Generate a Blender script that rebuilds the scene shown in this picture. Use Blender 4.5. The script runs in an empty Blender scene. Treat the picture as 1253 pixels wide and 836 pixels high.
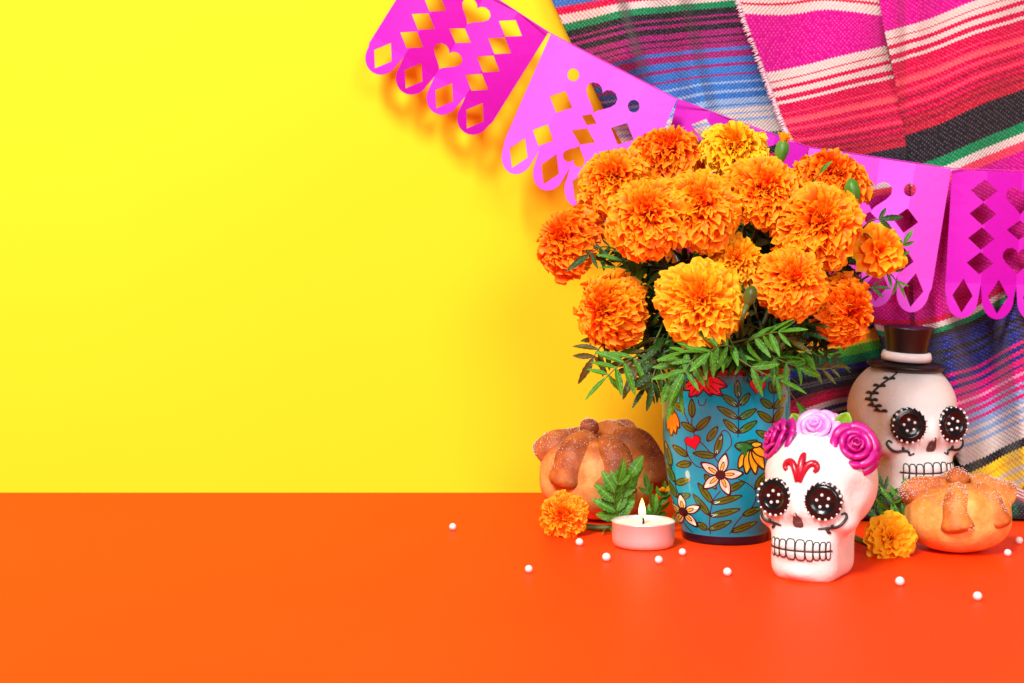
import bpy, bmesh, math, random
import numpy as np
from mathutils import Vector, Matrix, Euler, Quaternion, noise
from mathutils.bvhtree import BVHTree

S = bpy.context.scene
COL = S.collection
R = math.radians
rnd = random.Random(7)

# ------------------------------------------------------------------ camera
H = 0.172                      # lens height above the table, metres
PITCH = R(3.0)
FPX = 1740.0                   # focal length in pixels of a 1253 px wide picture
cam_d = bpy.data.cameras.new('camera')
cam_d.sensor_width = 36.0
cam_d.lens = 36.0 * FPX / 1253.0
cam_d.clip_start = 0.02
cam_d.clip_end = 20.0
cam_d.dof.use_dof = True
cam_d.dof.focus_distance = 0.87
cam_d.dof.aperture_fstop = 13.0
cam = bpy.data.objects.new('camera', cam_d)
COL.objects.link(cam)
cam.location = (0, 0, H)
cam.rotation_euler = (R(90) - PITCH, 0, 0)
S.camera = cam

# ------------------------------------------------------------------ world and lamps
W = bpy.data.worlds.new('World')
S.world = W
W.use_nodes = True
W.node_tree.nodes['Background'].inputs['Color'].default_value = (1.0, 0.96, 0.93, 1)
W.node_tree.nodes['Background'].inputs['Strength'].default_value = 0.2

def area_lamp(name, loc, aim, size, power, color, size_y=None):
    d = bpy.data.lights.new(name, 'AREA')
    d.energy = power
    d.color = color
    d.size = size
    if size_y:
        d.shape = 'RECTANGLE'
        d.size_y = size_y
    o = bpy.data.objects.new(name, d)
    COL.objects.link(o)
    o.location = loc
    o.rotation_euler = (Vector(aim) - Vector(loc)).to_track_quat('-Z', 'Y').to_euler()
    return o

area_lamp('softbox_key', (-0.85, -1.0, 2.0), (0.0, 1.0, 0.15), 0.75, 118.0, (1.0, 0.98, 0.95), 0.75)
area_lamp('softbox_fill', (0.7, -1.5, 1.1), (0.1, 1.0, 0.2), 1.0, 32.0, (1.0, 0.98, 0.97), 0.8)

S.view_settings.view_transform = 'Standard'
S.view_settings.look = 'None'
S.view_settings.exposure = -0.1
S.view_settings.gamma = 1.0
S.view_settings.use_curve_mapping = False
S.render.engine = 'CYCLES'
S.cycles.use_denoising = True
S.cycles.max_bounces = 14
S.cycles.diffuse_bounces = 10
S.cycles.transmission_bounces = 10
S.cycles.sample_clamp_indirect = 6.0

# ------------------------------------------------------------------ helpers
def ray(px, py):
    a = (px - 626.5) / FPX
    b = (418.0 - py) / FPX
    f = Vector((0, math.cos(PITCH), -math.sin(PITCH)))
    u = Vector((0, math.sin(PITCH), math.cos(PITCH)))
    return Vector((1, 0, 0)) * a + u * b + f

def P(px, py, Y):
    d = ray(px, py)
    return Vector((0, 0, H)) + d * (Y / d.y)

def T(px, py):
    d = ray(px, py)
    return Vector((0, 0, H)) + d * (H / -d.z)

def link(o, parent=None):
    COL.objects.link(o)
    if parent is not None:
        o.parent = parent
    return o

def mesh(name, verts, faces, mat=None, parent=None, smooth=True, uv=None, attrs=None):
    me = bpy.data.meshes.new(name)
    me.from_pydata([tuple(v) for v in verts], [], [tuple(f) for f in faces])
    if smooth:
        me.polygons.foreach_set('use_smooth', [True] * len(me.polygons))
    if uv is not None:
        l = me.uv_layers.new(name='UVMap')
        vi = np.empty(len(me.loops), dtype=np.int32)
        me.loops.foreach_get('vertex_index', vi)
        l.data.foreach_set('uv', np.asarray(uv, dtype=np.float32)[vi].ravel())
    if attrs:
        for k, vals in attrs.items():
            a = me.attributes.new(k, 'FLOAT', 'POINT')
            a.data.foreach_set('value', np.asarray(vals, dtype=np.float32))
    if mat is not None:
        me.materials.append(mat)
    me.update()
    o = bpy.data.objects.new(name, me)
    return link(o, parent)

def share(name, src, parent, mat4):
    o = bpy.data.objects.new(name, src.data)
    link(o, parent)
    o.matrix_local = mat4
    return o

def thing(name, label, cat, loc=(0, 0, 0), rz=0.0, group=None):
    o = bpy.data.objects.new(name, None)
    o.empty_display_size = 0.01
    link(o)
    o.location = loc
    o.rotation_euler = (0, 0, rz)
    return tag(o, label, cat, group)

def tag(o, label=None, cat=None, group=None, kind=None):
    if label: o['label'] = label
    if cat: o['category'] = cat
    if group: o['group'] = group
    if kind: o['kind'] = kind
    return o

class MB:
    """collects simple shapes into one mesh"""
    def __init__(self):
        self.v = []; self.f = []; self.a = []
    def add(self, verts, faces, att=None):
        n = len(self.v)
        self.v += [tuple(x) for x in verts]
        self.f += [tuple(i + n for i in f) for f in faces]
        self.a += list(att) if att is not None else [0.0] * len(verts)
    def tube(self, pts, rad, seg=8, cap=True, flat=1.0, up=None):
        v, f = tube_geo(pts, rad, seg, cap, flat, up)
        self.add(v, f)
    def ball(self, c, r, n=10, m=7, sq=(1, 1, 1)):
        v, f = ball_geo(c, r, n, m, sq)
        self.add(v, f)
    def build(self, name, mat, parent=None, smooth=True):
        return mesh(name, self.v, self.f, mat, parent, smooth, attrs={'t': self.a})

def ball_geo(c, r, n=10, m=7, sq=(1, 1, 1)):
    v = [(c[0], c[1], c[2] + r * sq[2])]
    for j in range(1, m):
        th = math.pi * j / m
        for i in range(n):
            ph = 2 * math.pi * i / n
            v.append((c[0] + r * sq[0] * math.sin(th) * math.cos(ph), c[1] + r * sq[1] * math.sin(th) * math.sin(ph), c[2] + r * sq[2] * math.cos(th)))
    v.append((c[0], c[1], c[2] - r * sq[2]))
    f = []
    for i in range(n):
        f.append((0, 1 + i, 1 + (i + 1) % n))
        for j in range(m - 2):
            a = 1 + j * n + i; b = 1 + j * n + (i + 1) % n
            f.append((a, a + n, b + n, b))
        a = 1 + (m - 2) * n
        f.append((a + i, len(v) - 1, a + (i + 1) % n))
    return v, f

def tube_geo(pts, rad, seg=8, cap=True, flat=1.0, up=None):
    pts = [Vector(p) for p in pts]
    n = len(pts)
    if not hasattr(rad, '__len__'):
        rad = [rad] * n
    v = []; f = []
    prev = None
    for i in range(n):
        t = (pts[min(i + 1, n - 1)] - pts[max(i - 1, 0)])
        if t.length < 1e-12: t = Vector((0, 0, 1))
        t.normalize()
        if up is not None:
            s = t.cross(Vector(up)).normalized()
        elif prev is None:
            s = t.cross(Vector((0, 0, 1)))
            if s.length < 1e-3: s = t.cross(Vector((0, 1, 0)))
            s.normalize()
        else:
            s = (prev - t * prev.dot(t)).normalized()
        prev = s
        b = t.cross(s)
        for k in range(seg):
            a = 2 * math.pi * k / seg
            v.append(pts[i] + s * (math.cos(a) * rad[i]) + b * (math.sin(a) * rad[i] * flat))
    for i in range(n - 1):
        for k in range(seg):
            f.append((i * seg + k, i * seg + (k + 1) % seg, (i + 1) * seg + (k + 1) % seg, (i + 1) * seg + k))
    if cap:
        f.append(tuple(range(seg - 1, -1, -1)))
        f.append(tuple((n - 1) * seg + k for k in range(seg)))
    return v, f

def lathe(prof, seg=64, close_bottom=True, close_top=False):
    v = []; f = []
    n = len(prof)
    for (r, z) in prof:
        for k in range(seg):
            a = 2 * math.pi * k / seg
            v.append((r * math.cos(a), r * math.sin(a), z))
    for i in range(n - 1):
        for k in range(seg):
            f.append((i * seg + k, i * seg + (k + 1) % seg, (i + 1) * seg + (k + 1) % seg, (i + 1) * seg + k))
    if close_bottom:
        f.append(tuple(range(seg - 1, -1, -1)))
    if close_top:
        f.append(tuple((n - 1) * seg + k for k in range(seg)))
    return v, f

def spline(pts, n=24):
    """Catmull-Rom through points of any dimension"""
    p = np.array([list(q) for q in pts], dtype=float)
    m = len(p)
    p = np.vstack([2 * p[0] - p[1], p, 2 * p[-1] - p[-2]])
    out = []
    for q in np.linspace(0, m - 1 - 1e-9, n):
        i = int(q); t = q - i
        a, b, c, d = p[i], p[i + 1], p[i + 2], p[i + 3]
        out.append(0.5 * (2 * b + (c - a) * t + (2 * a - 5 * b + 4 * c - d) * t * t + (3 * b - a - 3 * c + d) * t ** 3))
    return out

def basis(x, y, z, o):
    m = Matrix.Identity(4)
    for i in range(3):
        m[i][0] = x[i]; m[i][1] = y[i]; m[i][2] = z[i]; m[i][3] = o[i]
    return m

# ------------------------------------------------------------------ materials
def srgb(r, g, b):
    f = lambda c: (c / 255 / 12.92) if c / 255 <= 0.04045 else ((c / 255 + 0.055) / 1.055) ** 2.4
    return (f(r), f(g), f(b), 1.0)

class NT:
    def __init__(self, name):
        self.m = bpy.data.materials.new(name)
        self.m.use_nodes = True
        self.t = self.m.node_tree
        self.b = self.t.nodes['Principled BSDF']
    def n(self, typ, **kw):
        x = self.t.nodes.new(typ)
        for k, v in kw.items():
            setattr(x, k, v)
        return x
    def l(self, a, b):
        self.t.links.new(a, b)
    def set(self, **kw):
        for k, v in kw.items():
            self.b.inputs[k.replace('_', ' ')].default_value = v
        return self
    def noise(self, scale, detail=3.0, rough=0.5, coord='Object', vec=None):
        x = self.n('ShaderNodeTexNoise')
        x.inputs['Scale'].default_value = scale
        x.inputs['Detail'].default_value = detail
        x.inputs['Roughness'].default_value = rough
        if vec is None:
            tc = self.n('ShaderNodeTexCoord')
            vec = tc.outputs[coord]
        self.l(vec, x.inputs['Vector'])
        return x.outputs['Fac']
    def ramp(self, fac, stops, interp='LINEAR'):
        x = self.n('ShaderNodeValToRGB')
        x.color_ramp.interpolation = interp
        e = x.color_ramp.elements
        e[0].position, e[0].color = stops[0]
        e[1].position, e[1].color = stops[-1]
        for p, c in stops[1:-1]:
            k = e.new(p); k.color = c
        self.l(fac, x.inputs['Fac'])
        return x.outputs['Color']
    def mix(self, fac, a, b, blend='MIX'):
        x = self.n('ShaderNodeMix', data_type='RGBA', blend_type=blend)
        for s, val in ((x.inputs[0], fac), (x.inputs[6], a), (x.inputs[7], b)):
            if hasattr(val, 'is_linked') or isinstance(val, bpy.types.NodeSocket):
                self.l(val, s)
            else:
                s.default_value = val
        return x.outputs[2]
    def math(self, op, a, b=0.0):
        x = self.n('ShaderNodeMath', operation=op)
        for s, val in ((x.inputs[0], a), (x.inputs[1], b)):
            if isinstance(val, bpy.types.NodeSocket): self.l(val, s)
            else: s.default_value = val
        return x.outputs[0]
    def bump(self, h, dist, strength=1.0):
        x = self.n('ShaderNodeBump')
        x.inputs['Distance'].default_value = dist
        x.inputs['Strength'].default_value = strength
        self.l(h, x.inputs['Height'])
        self.l(x.outputs['Normal'], self.b.inputs['Normal'])
    def attr(self, name):
        x = self.n('ShaderNodeAttribute', attribute_name=name)
        return x.outputs['Fac']
    def base(self, c):
        if isinstance(c, bpy.types.NodeSocket): self.l(c, self.b.inputs['Base Color'])
        else: self.b.inputs['Base Color'].default_value = c

def plain(name, col, rough=0.5, var=0.08, scale=120.0, bump=0.0, **kw):
    """a colour with a little mottling and fine relief"""
    k = NT(name)
    n = k.noise(scale, 4.0)
    lo = tuple(c * (1 - var) for c in col[:3]) + (1,)
    hi = tuple(min(1, c * (1 + var)) for c in col[:3]) + (1,)
    k.base(k.ramp(n, [(0.3, lo), (0.7, hi)]))
    k.set(Roughness=rough, **kw)
    if bump:
        k.bump(k.noise(scale * 4, 5.0), bump)
    return k.m

# ------------------------------------------------------------------ table and backdrop
WALL_Y = T(626, 603).y
k = NT('orange_paper')
n1 = k.noise(3.0, 2.0); n2 = k.noise(900.0, 3.0)
k.base(k.ramp(n1, [(0.3, (0.92, 0.048, 0.0030, 1)), (0.7, (0.94, 0.054, 0.0038, 1))]))
k.set(Roughness=0.5, Specular_IOR_Level=0.12)
k.bump(n2, 0.00006, 0.5)
M_TABLE = k.m
k = NT('yellow_paper')
n1 = k.noise(2.5, 2.0); n2 = k.noise(900.0, 3.0)
k.base(k.ramp(n1, [(0.3, (0.94, 0.635, 0.012, 1)), (0.7, (0.95, 0.665, 0.015, 1))]))
k.set(Roughness=0.7, Specular_IOR_Level=0.15)
k.bump(n2, 0.00006, 0.5)
M_WALL = k.m

def sheet(name, nx, ny, fn, mat):
    v = []; f = []
    for j in range(ny + 1):
        for i in range(nx + 1):
            v.append(fn(i / nx, j / ny))
    for j in range(ny):
        for i in range(nx):
            a = j * (nx + 1) + i
            f.append((a, a + 1, a + nx + 2, a + nx + 1))
    o = mesh(name, v, f, mat)
    o['kind'] = 'structure'
    return o
# far edge of the orange sheet is faintly wavy, as cut paper is
sheet('table', 40, 2, lambda u, v: (-1.1 + 2.2 * u, -0.12 + (WALL_Y + 0.0005 + 0.12) * v, 0.0), M_TABLE)
sheet('backdrop', 2, 2, lambda u, v: (-1.1 + 2.2 * u, WALL_Y + 0.001 , -0.001 + 1.0 * v), M_WALL)
# ------------------------------------------------------------------ blankets
C = dict(
    cream=srgb(212, 194, 188), white=srgb(206, 204, 214), red=srgb(200, 0, 70), coral=srgb(232, 56, 90), dkred=srgb(150, 10, 48),
    mag=srgb(200, 2, 136), black=srgb(34, 30, 36), green=srgb(14, 128, 78), purple=srgb(150, 26, 104), blue=srgb(52, 112, 190),
    ltblue=srgb(140, 166, 208), navy=srgb(34, 44, 124), pink=srgb(214, 10, 120), ltpink=srgb(236, 150, 190), yellow=srgb(248, 206, 30),
    ylor=srgb(246, 166, 40), lime=srgb(82, 176, 46), dkgreen=srgb(14, 70, 52), salmon=srgb(226, 60, 90), crim=srgb(180, 24, 52),
    dkblue=srgb(24, 70, 140), dark=srgb(44, 18, 40), grey=srgb(96, 92, 98), coralb=srgb(232, 82, 96))

def cloth_mat(name, stripes):
    """stripes: list of (v_start, colour) in thousandths of the UV v coordinate"""
    k = NT(name)
    uvn = k.n('ShaderNodeUVMap'); uvn.uv_map = 'UVMap'
    sep = k.n('ShaderNodeSeparateXYZ'); k.l(uvn.outputs['UV'], sep.inputs[0])
    u, v = sep.outputs[0], sep.outputs[1]
    # weave teeth along each stripe edge + slow wander of the weft
    tooth = k.math('MULTIPLY', k.math('SINE', k.math('MULTIPLY', u, 2 * math.pi / 0.0042)), 0.0007)
    comb = k.n('ShaderNodeCombineXYZ')
    k.l(k.math('MULTIPLY', u, 30.0), comb.inputs[0]); k.l(k.math('MULTIPLY', v, 90.0), comb.inputs[1])
    wob = k.math('MULTIPLY', k.math('SUBTRACT', k.noise(1.0, 2.0, vec=comb.outputs[0]), 0.5), 0.0012)
    vv = k.math('ADD', k.math('ADD', v, tooth), wob)
    s = sorted(stripes)
    lo, hi = s[0][0] / 1000.0, s[-1][0] / 1000.0
    chunks = [s[i:i + 30] for i in range(0, len(s), 30)]
    col = None
    for ci, ch in enumerate(chunks):
        a = ch[0][0] / 1000.0
        b = (ch[-1][0] + 4) / 1000.0
        fac = k.math('DIVIDE', k.math('SUBTRACT', vv, a), b - a)
        stops = [((q / 1000.0 - a) / (b - a), C[c]) for q, c in ch]
        if len(stops) == 1: stops.append((1.0, stops[0][1]))
        r = k.ramp(fac, stops, 'CONSTANT')
        col = r if col is None else k.mix(k.math('GREATER_THAN', vv, a), col, r)
    # light warp threads that show through the weft as tiny specks
    comb2 = k.n('ShaderNodeCombineXYZ')
    k.l(k.math('MULTIPLY', u, 2 * math.pi / 0.0046), comb2.inputs[0]); k.l(k.math('MULTIPLY', v, 2 * math.pi / 0.0046), comb2.inputs[1])
    su = k.math('SINE', k.math('MULTIPLY', u, 2 * math.pi / 0.0050))
    sv = k.math('SINE', k.math('MULTIPLY', v, 2 * math.pi / 0.0043))
    weave = k.math('MULTIPLY', su, sv)
    comb3 = k.n('ShaderNodeCombineXYZ')
    k.l(k.math('MULTIPLY', u, 260.0), comb3.inputs[0]); k.l(k.math('MULTIPLY', v, 300.0), comb3.inputs[1])
    blot = k.noise(1.0, 3.0, vec=comb3.outputs[0])
    dots = k.math('MULTIPLY', k.math('GREATER_THAN', weave, 0.42), k.math('GREATER_THAN', blot, 0.46))
    col = k.mix(dots, col, (0.075, 0.065, 0.072, 1), 'ADD')
    shade = k.ramp(blot, [(0.25, (0.82, 0.82, 0.82, 1)), (0.75, (1.0, 1.0, 1.0, 1))])
    col = k.mix(1.0, col, shade, 'MULTIPLY')
    k.base(col)
    k.set(Roughness=0.9, Specular_IOR_Level=0.12, Sheen_Weight=0.15)
    k.bump(weave, 0.00035, 0.8)
    return k.m

def smooth1(a, axis, n):
    ker = np.ones(n) / n
    pad = [(0, 0)] * a.ndim
    pad[axis] = (n // 2, n // 2)
    return np.apply_along_axis(lambda m: np.convolve(m, ker, 'valid'), axis, np.pad(a, pad, mode='reflect', reflect_type='odd'))

def cloth(name, rows, mat, parent, depth, nu=90, dv=2.2, thick=0.0016):
    """rows: (v, [(px, py), ...]) control net seen flat on; depth(u, v, px, py) -> Y in metres"""
    vs = np.array([r[0] for r in rows], float)
    nc = len(rows[0][1])
    net = np.array([r[1] for r in rows], float)               # rows x cols x 2
    vv = np.arange(vs[0], vs[-1] + 0.01, dv)
    cu = np.linspace(0, 1, nc); uu = np.linspace(0, 1, nu + 1)
    g = np.empty((len(vv), nc, 2))
    for c in range(nc):
        for d in range(2):
            g[:, c, d] = np.interp(vv, vs, net[:, c, d])
    g = smooth1(g, 0, 9); g = smooth1(g, 0, 7)
    G = np.empty((len(vv), nu + 1, 2))
    for j in range(len(vv)):
        for d in range(2):
            G[j, :, d] = np.interp(uu, cu, g[j, :, d])
    G = smooth1(G, 1, 13); G = smooth1(G, 1, 9)
    verts = []; uvs = []
    for j, v in enumerate(vv):
        for i, u in enumerate(uu):
            px, py = G[j, i]
            verts.append(P(px, py, depth(u, v, px, py)))
            uvs.append((px / 1000.0, v / 1000.0))
    n = nu + 1
    faces = [(j * n + i, j * n + i + 1, (j + 1) * n + i + 1, (j + 1) * n + i) for j in range(len(vv) - 1) for i in range(nu)]
    for q in verts:
        q.z = max(q.z, 0.002)
    o = mesh(name, verts, faces, mat, parent, uv=uvs)
    m = o.modifiers.new('thickness', 'SOLIDIFY'); m.thickness = thick; m.offset = 0
    return o, G, vv

def bumpf(x, c, w):
    return math.exp(-((x - c) / w) ** 2)

# --- blue, purple and green blanket, tucked behind
stA = [(-60, 'blue'), (-12, 'red'), (-5, 'cream'), (3, 'green'), (11, 'black'), (19, 'purple'), (21, 'black'), (26, 'purple'), (30, 'black'),
       (37, 'purple'), (44, 'black'), (47, 'purple'), (52, 'black'), (54, 'purple'), (60, 'blue'), (64, 'purple'), (72, 'blue'), (79, 'purple'), (83, 'blue'),
       (92, 'purple'), (94, 'blue'), (101, 'ltblue'), (104, 'blue'), (112, 'ltblue'), (115, 'blue'), (122, 'ltblue'), (129, 'blue'), (131, 'ltblue'), (134, 'cream'),
       (139, 'ltblue'), (141, 'cream'), (146, 'ltblue'), (148, 'cream'), (164, 'grey'), (176, 'black'), (190, 'red'), (220, 'mag'), (300, 'red'), (330, 'cream'), (350, 'blue'),
       (388, 'ylor'), (394, 'dkblue'), (399, 'ylor'), (410, 'yellow'), (414, 'lime'), (426, 'green'), (437, 'navy'), (449, 'black'), (459, 'grey'), (463, 'black'), (465, 'grey'),
       (468, 'black'), (474, 'dark'), (484, 'dkred'), (494, 'red'), (508, 'cream'), (518, 'dkblue'), (526, 'cream'), (533, 'dkblue'), (570, 'black'), (585, 'red'), (600, 'cream')]
rowsA = [(-60, [(655, -52), (755, -56), (850, -60), (960, -66)]),
         (-40, [(662, -30), (757, -36), (850, -40), (960, -45)]),
         (5, [(690, 33), (766, 14), (850, 6), (960, -2)]),
         (60, [(715, 84), (792, 66), (850, 61), (980, 50)]),
         (102, [(735, 125), (808, 112), (860, 102), (1000, 92)]),
         (140, [(752, 160), (828, 152), (880, 140), (1010, 130)]),
         (200, [(784, 215), (850, 212), (920, 200), (1050, 190)]),
         (330, [(830, 330), (900, 330), (980, 325), (1080, 320)]),
         (400, [(900, 422), (960, 420), (1030, 412), (1088, 398)]),
         (440, [(930, 458), (975, 455), (1030, 450), (1092, 435)]),
         (470, [(950, 482), (985, 478), (1030, 466), (1100, 452)]),
         (495, [(960, 505), (985, 490), (1012, 482), (1112, 462)]),
         (540, [(962, 552), (992, 524), (1024, 506), (1125, 490)]),
         (612, [(960, 622), (990, 614), (1030, 610), (1140, 606)])]
def depA(u, v, px, py):
    # soft folds that run down the cloth
    q_ = px - 0.30 * v
    f = -0.040 * max(0.0, min(1.0, (118 - v) / 60.0)) / (1 + math.exp(max(-30, min(30, (q_ - 762) / 2.6)))) * (bumpf(q_, 762, 60) if q_ < 762 else 1.0) - 0.016 * bumpf(px - 0.25 * v, 828, 22 if px - 0.25 * v < 828 else 12)
    f += 0.003 * math.sin(px * 0.045 + v * 0.02)
    low = max(0.0, min(1.0, (v - 380) / 120.0))
    f += -0.012 * low - 0.012 * low * bumpf(px - 0.35 * (560 - v), 985, 26) + 0.012 * low * bumpf(px, 1052, 18)
    return min(1.066 + f, WALL_Y - 0.006)
blA = thing('striped_blanket', 'striped woven blanket in blue, purple, black and green hanging beside the frayed pink one', 'blanket', P(850, 600, 1.05) * 1.0)
blA.location = (0, 0, 0)
oA, gA, vA = cloth('woven_panel', rowsA, cloth_mat('serape_blue', stA), blA, depA)

# --- pink and red blanket in front of it: two woven panels sewn side by side, frayed selvedge
base_low = [(368, 'red'), (377, 'cream'), (387, 'green'), (397, 'black'), (409, 'navy'), (415, 'black'), (418, 'navy'), (427, 'black'), (432, 'navy'), (438, 'black'), (441, 'navy'),
            (450, 'black'), (452, 'navy'), (457, 'pink'), (460, 'navy'), (466, 'pink'), (472, 'navy'), (477, 'pink'), (484, 'navy'), (487, 'pink'), (493, 'ltpink'), (497, 'pink'),
            (504, 'ltblue'), (507, 'pink'), (512, 'ltblue'), (517, 'pink'), (520, 'ltblue'), (527, 'cream'), (531, 'ltblue'), (536, 'cream'), (541, 'ltblue'), (545, 'cream'), (561, 'black'),
            (569, 'yellow'), (576, 'ylor'), (578, 'yellow'), (584, 'cream'), (588, 'yellow'), (594, 'cream'), (598, 'yellow')]
mid = [(38, 'cream'), (47, 'red'), (49, 'cream'), (56, 'red'), (61, 'cream'), (68, 'red'), (74, 'cream'), (78, 'red'), (90, 'coral'), (92, 'red'), (97, 'coral'), (100, 'coralb'), (105, 'red'), (111, 'coral'),
       (115, 'red'), (119, 'dkred'), (121, 'red'), (126, 'coral'), (129, 'red'), (132, 'dkred'), (135, 'red'), (139, 'dkred'), (142, 'crim'), (146, 'dkred'), (150, 'crim'), (157, 'black'), (190, 'green'), (200, 'cream'),
       (210, 'salmon'), (219, 'mag')]
stR = [(-140, 'red'), (-100, 'mag')] + mid + base_low
up_l = [(-80, 'red'), (-66, 'coral'), (-60, 'red'), (-48, 'cream'), (-44, 'red'), (-40, 'cream'), (-36, 'red'), (-31, 'cream'), (-24, 'red'), (-22, 'cream'), (-16, 'red'), (-14, 'cream'), (-5, 'mag'), (28, 'mag')]
stL = up_l + mid + [(368, 'red'), (377, 'cream'), (387, 'green'), (397, 'black'), (409, 'navy'), (440, 'black'), (470, 'navy'), (520, 'navy'), (538, 'navy'), (544, 'crim'), (553, 'cream'), (559, 'green'), (568, 'dkgreen'), (580, 'black'), (595, 'dkgreen')]
rowsL = [(-70, [(893, -52), (945, -62), (1000, -72), (1068, -85)]),
         (-5, [(905, 14), (960, 18), (1010, 10), (1080, 22)]),
         (38, [(935, 93), (985, 82), (1030, 70), (1084, 55)]),
         (90, [(952, 140), (1000, 130), (1040, 119), (1098, 107)]),
         (150, [(975, 192), (1010, 188), (1050, 183), (1108, 172)]),
         (200, [(990, 232), (1025, 228), (1060, 225), (1112, 216)]),
         (300, [(1035, 312), (1060, 312), (1085, 308), (1114, 300)]),
         (372, [(1068, 392), (1085, 396), (1100, 397), (1122, 394)]),
         (420, [(1082, 428), (1095, 430), (1110, 428), (1140, 424)]),
         (540, [(1120, 540), (1140, 542), (1160, 541), (1186, 545)]),
         (560, [(1130, 566), (1150, 564), (1170, 562), (1200, 568)]),
         (612, [(1140, 616), (1160, 614), (1180, 612), (1216, 616)])]
rowsR = [(-70, [(1062, -80), (1120, -102), (1180, -124), (1330, -170)]),
         (38, [(1082, 39), (1130, 26), (1190, 2), (1330, -46)]),
         (90, [(1094, 88), (1145, 72), (1200, 50), (1330, 14)]),
         (150, [(1106, 156), (1150, 142), (1200, 116), (1330, 74)]),
         (195, [(1110, 212), (1150, 199), (1200, 176), (1330, 124)]),
         (220, [(1112, 240), (1155, 226), (1205, 202), (1330, 156)]),
         (300, [(1116, 312), (1160, 304), (1200, 292), (1330, 236)]),
         (372, [(1120, 396), (1150, 391), (1190, 374), (1330, 296)]),
         (420, [(1124, 424), (1152, 420), (1194, 406), (1330, 334)]),
         (460, [(1134, 466), (1160, 461), (1199, 450), (1330, 372)]),
         (510, [(1150, 514), (1176, 508), (1210, 494), (1330, 430)]),
         (555, [(1172, 562), (1198, 553), (1226, 540), (1330, 494)]),
         (567, [(1180, 578), (1207, 566), (1234, 551), (1330, 510)]),
         (604, [(1196, 622), (1222, 612), (1250, 600), (1335, 566)])]
def depR(u, v, px, py):
    low = max(0.0, min(1.0, (v - 300) / 160.0))
    f = 0.004 * math.sin(px * 0.05 + v * 0.012) * (1 - low)
    f += 0.005 * bumpf(px, 1108, 9) * (1 - low)
    f += low * (0.016 - 0.040 * bumpf(px - 0.13 * (v - 380), 1154, 19) - 0.044 * bumpf(px - 0.13 * (v - 380), 1232, 27 if px - 0.13 * (v - 380) > 1232 else 21))
    bot = max(0.0, (v - 545) / 60.0)
    return min(1.046 + f - 0.006 * bot, WALL_Y - 0.009)
def depL(u, v, px, py):
    low = max(0.0, min(1.0, (v - 320) / 80.0))
    f = 0.0035 * math.sin(px * 0.04 + v * 0.02) + 0.004 * bumpf(u, 1.0, 0.08) - 0.002 * bumpf(u, 0.0, 0.1)
    f += low * 0.014 * u
    return min(1.048 + f, WALL_Y - 0.008)
blB = thing('striped_blanket', 'striped woven blanket in hot pink, red and cream with a frayed pale edge', 'blanket', (0, 0, 0))
oL, gL, vL = cloth('woven_panel', rowsL, cloth_mat('serape_red_inner', stL), blB, depL, nu=60)
oR, gR, vR = cloth('woven_panel', rowsR, cloth_mat('serape_red_outer', stR), blB, depR, nu=100)
fr = MB()
r2 = random.Random(3)
for j in range(0, len(vL) - 1):
    if vL[j] > 330: break
    for q in range(3):
        t = r2.random()
        x = gL[j, 0, 0] * (1 - t) + gL[j + 1, 0, 0] * t
        y = gL[j, 0, 1] * (1 - t) + gL[j + 1, 0, 1] * t
        Y = depL(0, vL[j], x, y) - 0.0012
        a = P(x + 3.5, y - 0.5, Y); c = P(x - 0.5 - r2.random() * 3.5, y + r2.uniform(0, 4), Y - r2.random() * 0.001)
        m_ = (a + c) / 2 + Vector((0, -0.0006, r2.uniform(-.0004, .0006)))
        fr.tube([a, m_, c], [0.00042, 0.0004, 0.0002], 4)
tag(fr.build('fringe', plain('fringe_thread', srgb(232, 196, 206), 0.9, 0.15, 400), blB), kind='stuff')

# ------------------------------------------------------------------ cut-paper garland
def paper_mat(name, col):
    k = NT(name)
    n = k.noise(260, 4)
    k.base(k.ramp(n, [(0.3, tuple(c * 0.95 for c in col[:3]) + (1,)), (0.7, col)]))
    k.set(Roughness=0.6, Specular_IOR_Level=0.3)
    tr = k.n('ShaderNodeBsdfTranslucent'); tr.inputs['Color'].default_value = col
    mx = k.n('ShaderNodeMixShader'); mx.inputs[0].default_value = 0.12
    out = k.t.nodes['Material Output']
    k.l(k.b.outputs[0], mx.inputs[1]); k.l(tr.outputs[0], mx.inputs[2]); k.l(mx.outputs[0], out.inputs['Surface'])
    return k.m
PINK_D = paper_mat('paper_magenta', srgb(204, 4, 190))
PINK_L = paper_mat('paper_orchid', srgb(234, 88, 232))

def heart(cx, cy, s, up=1, n=22):
    out = []
    for i in range(n):
        t = 2 * math.pi * i / n
        x = 16 * math.sin(t) ** 3
        y = 13 * math.cos(t) - 5 * math.cos(2 * t) - 2 * math.cos(3 * t) - math.cos(4 * t)
        out.append((cx + s * x / 32, cy - up * s * y / 32))
    return out
def diamond(cx, cy, w, h):
    return [(cx - w, cy), (cx, cy - h), (cx + w, cy), (cx, cy + h)]
def circle(cx, cy, r, n=14):
    return [(cx + r * math.cos(2 * math.pi * i / n), cy + r * 1.1 * math.sin(2 * math.pi * i / n)) for i in range(n)]

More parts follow.
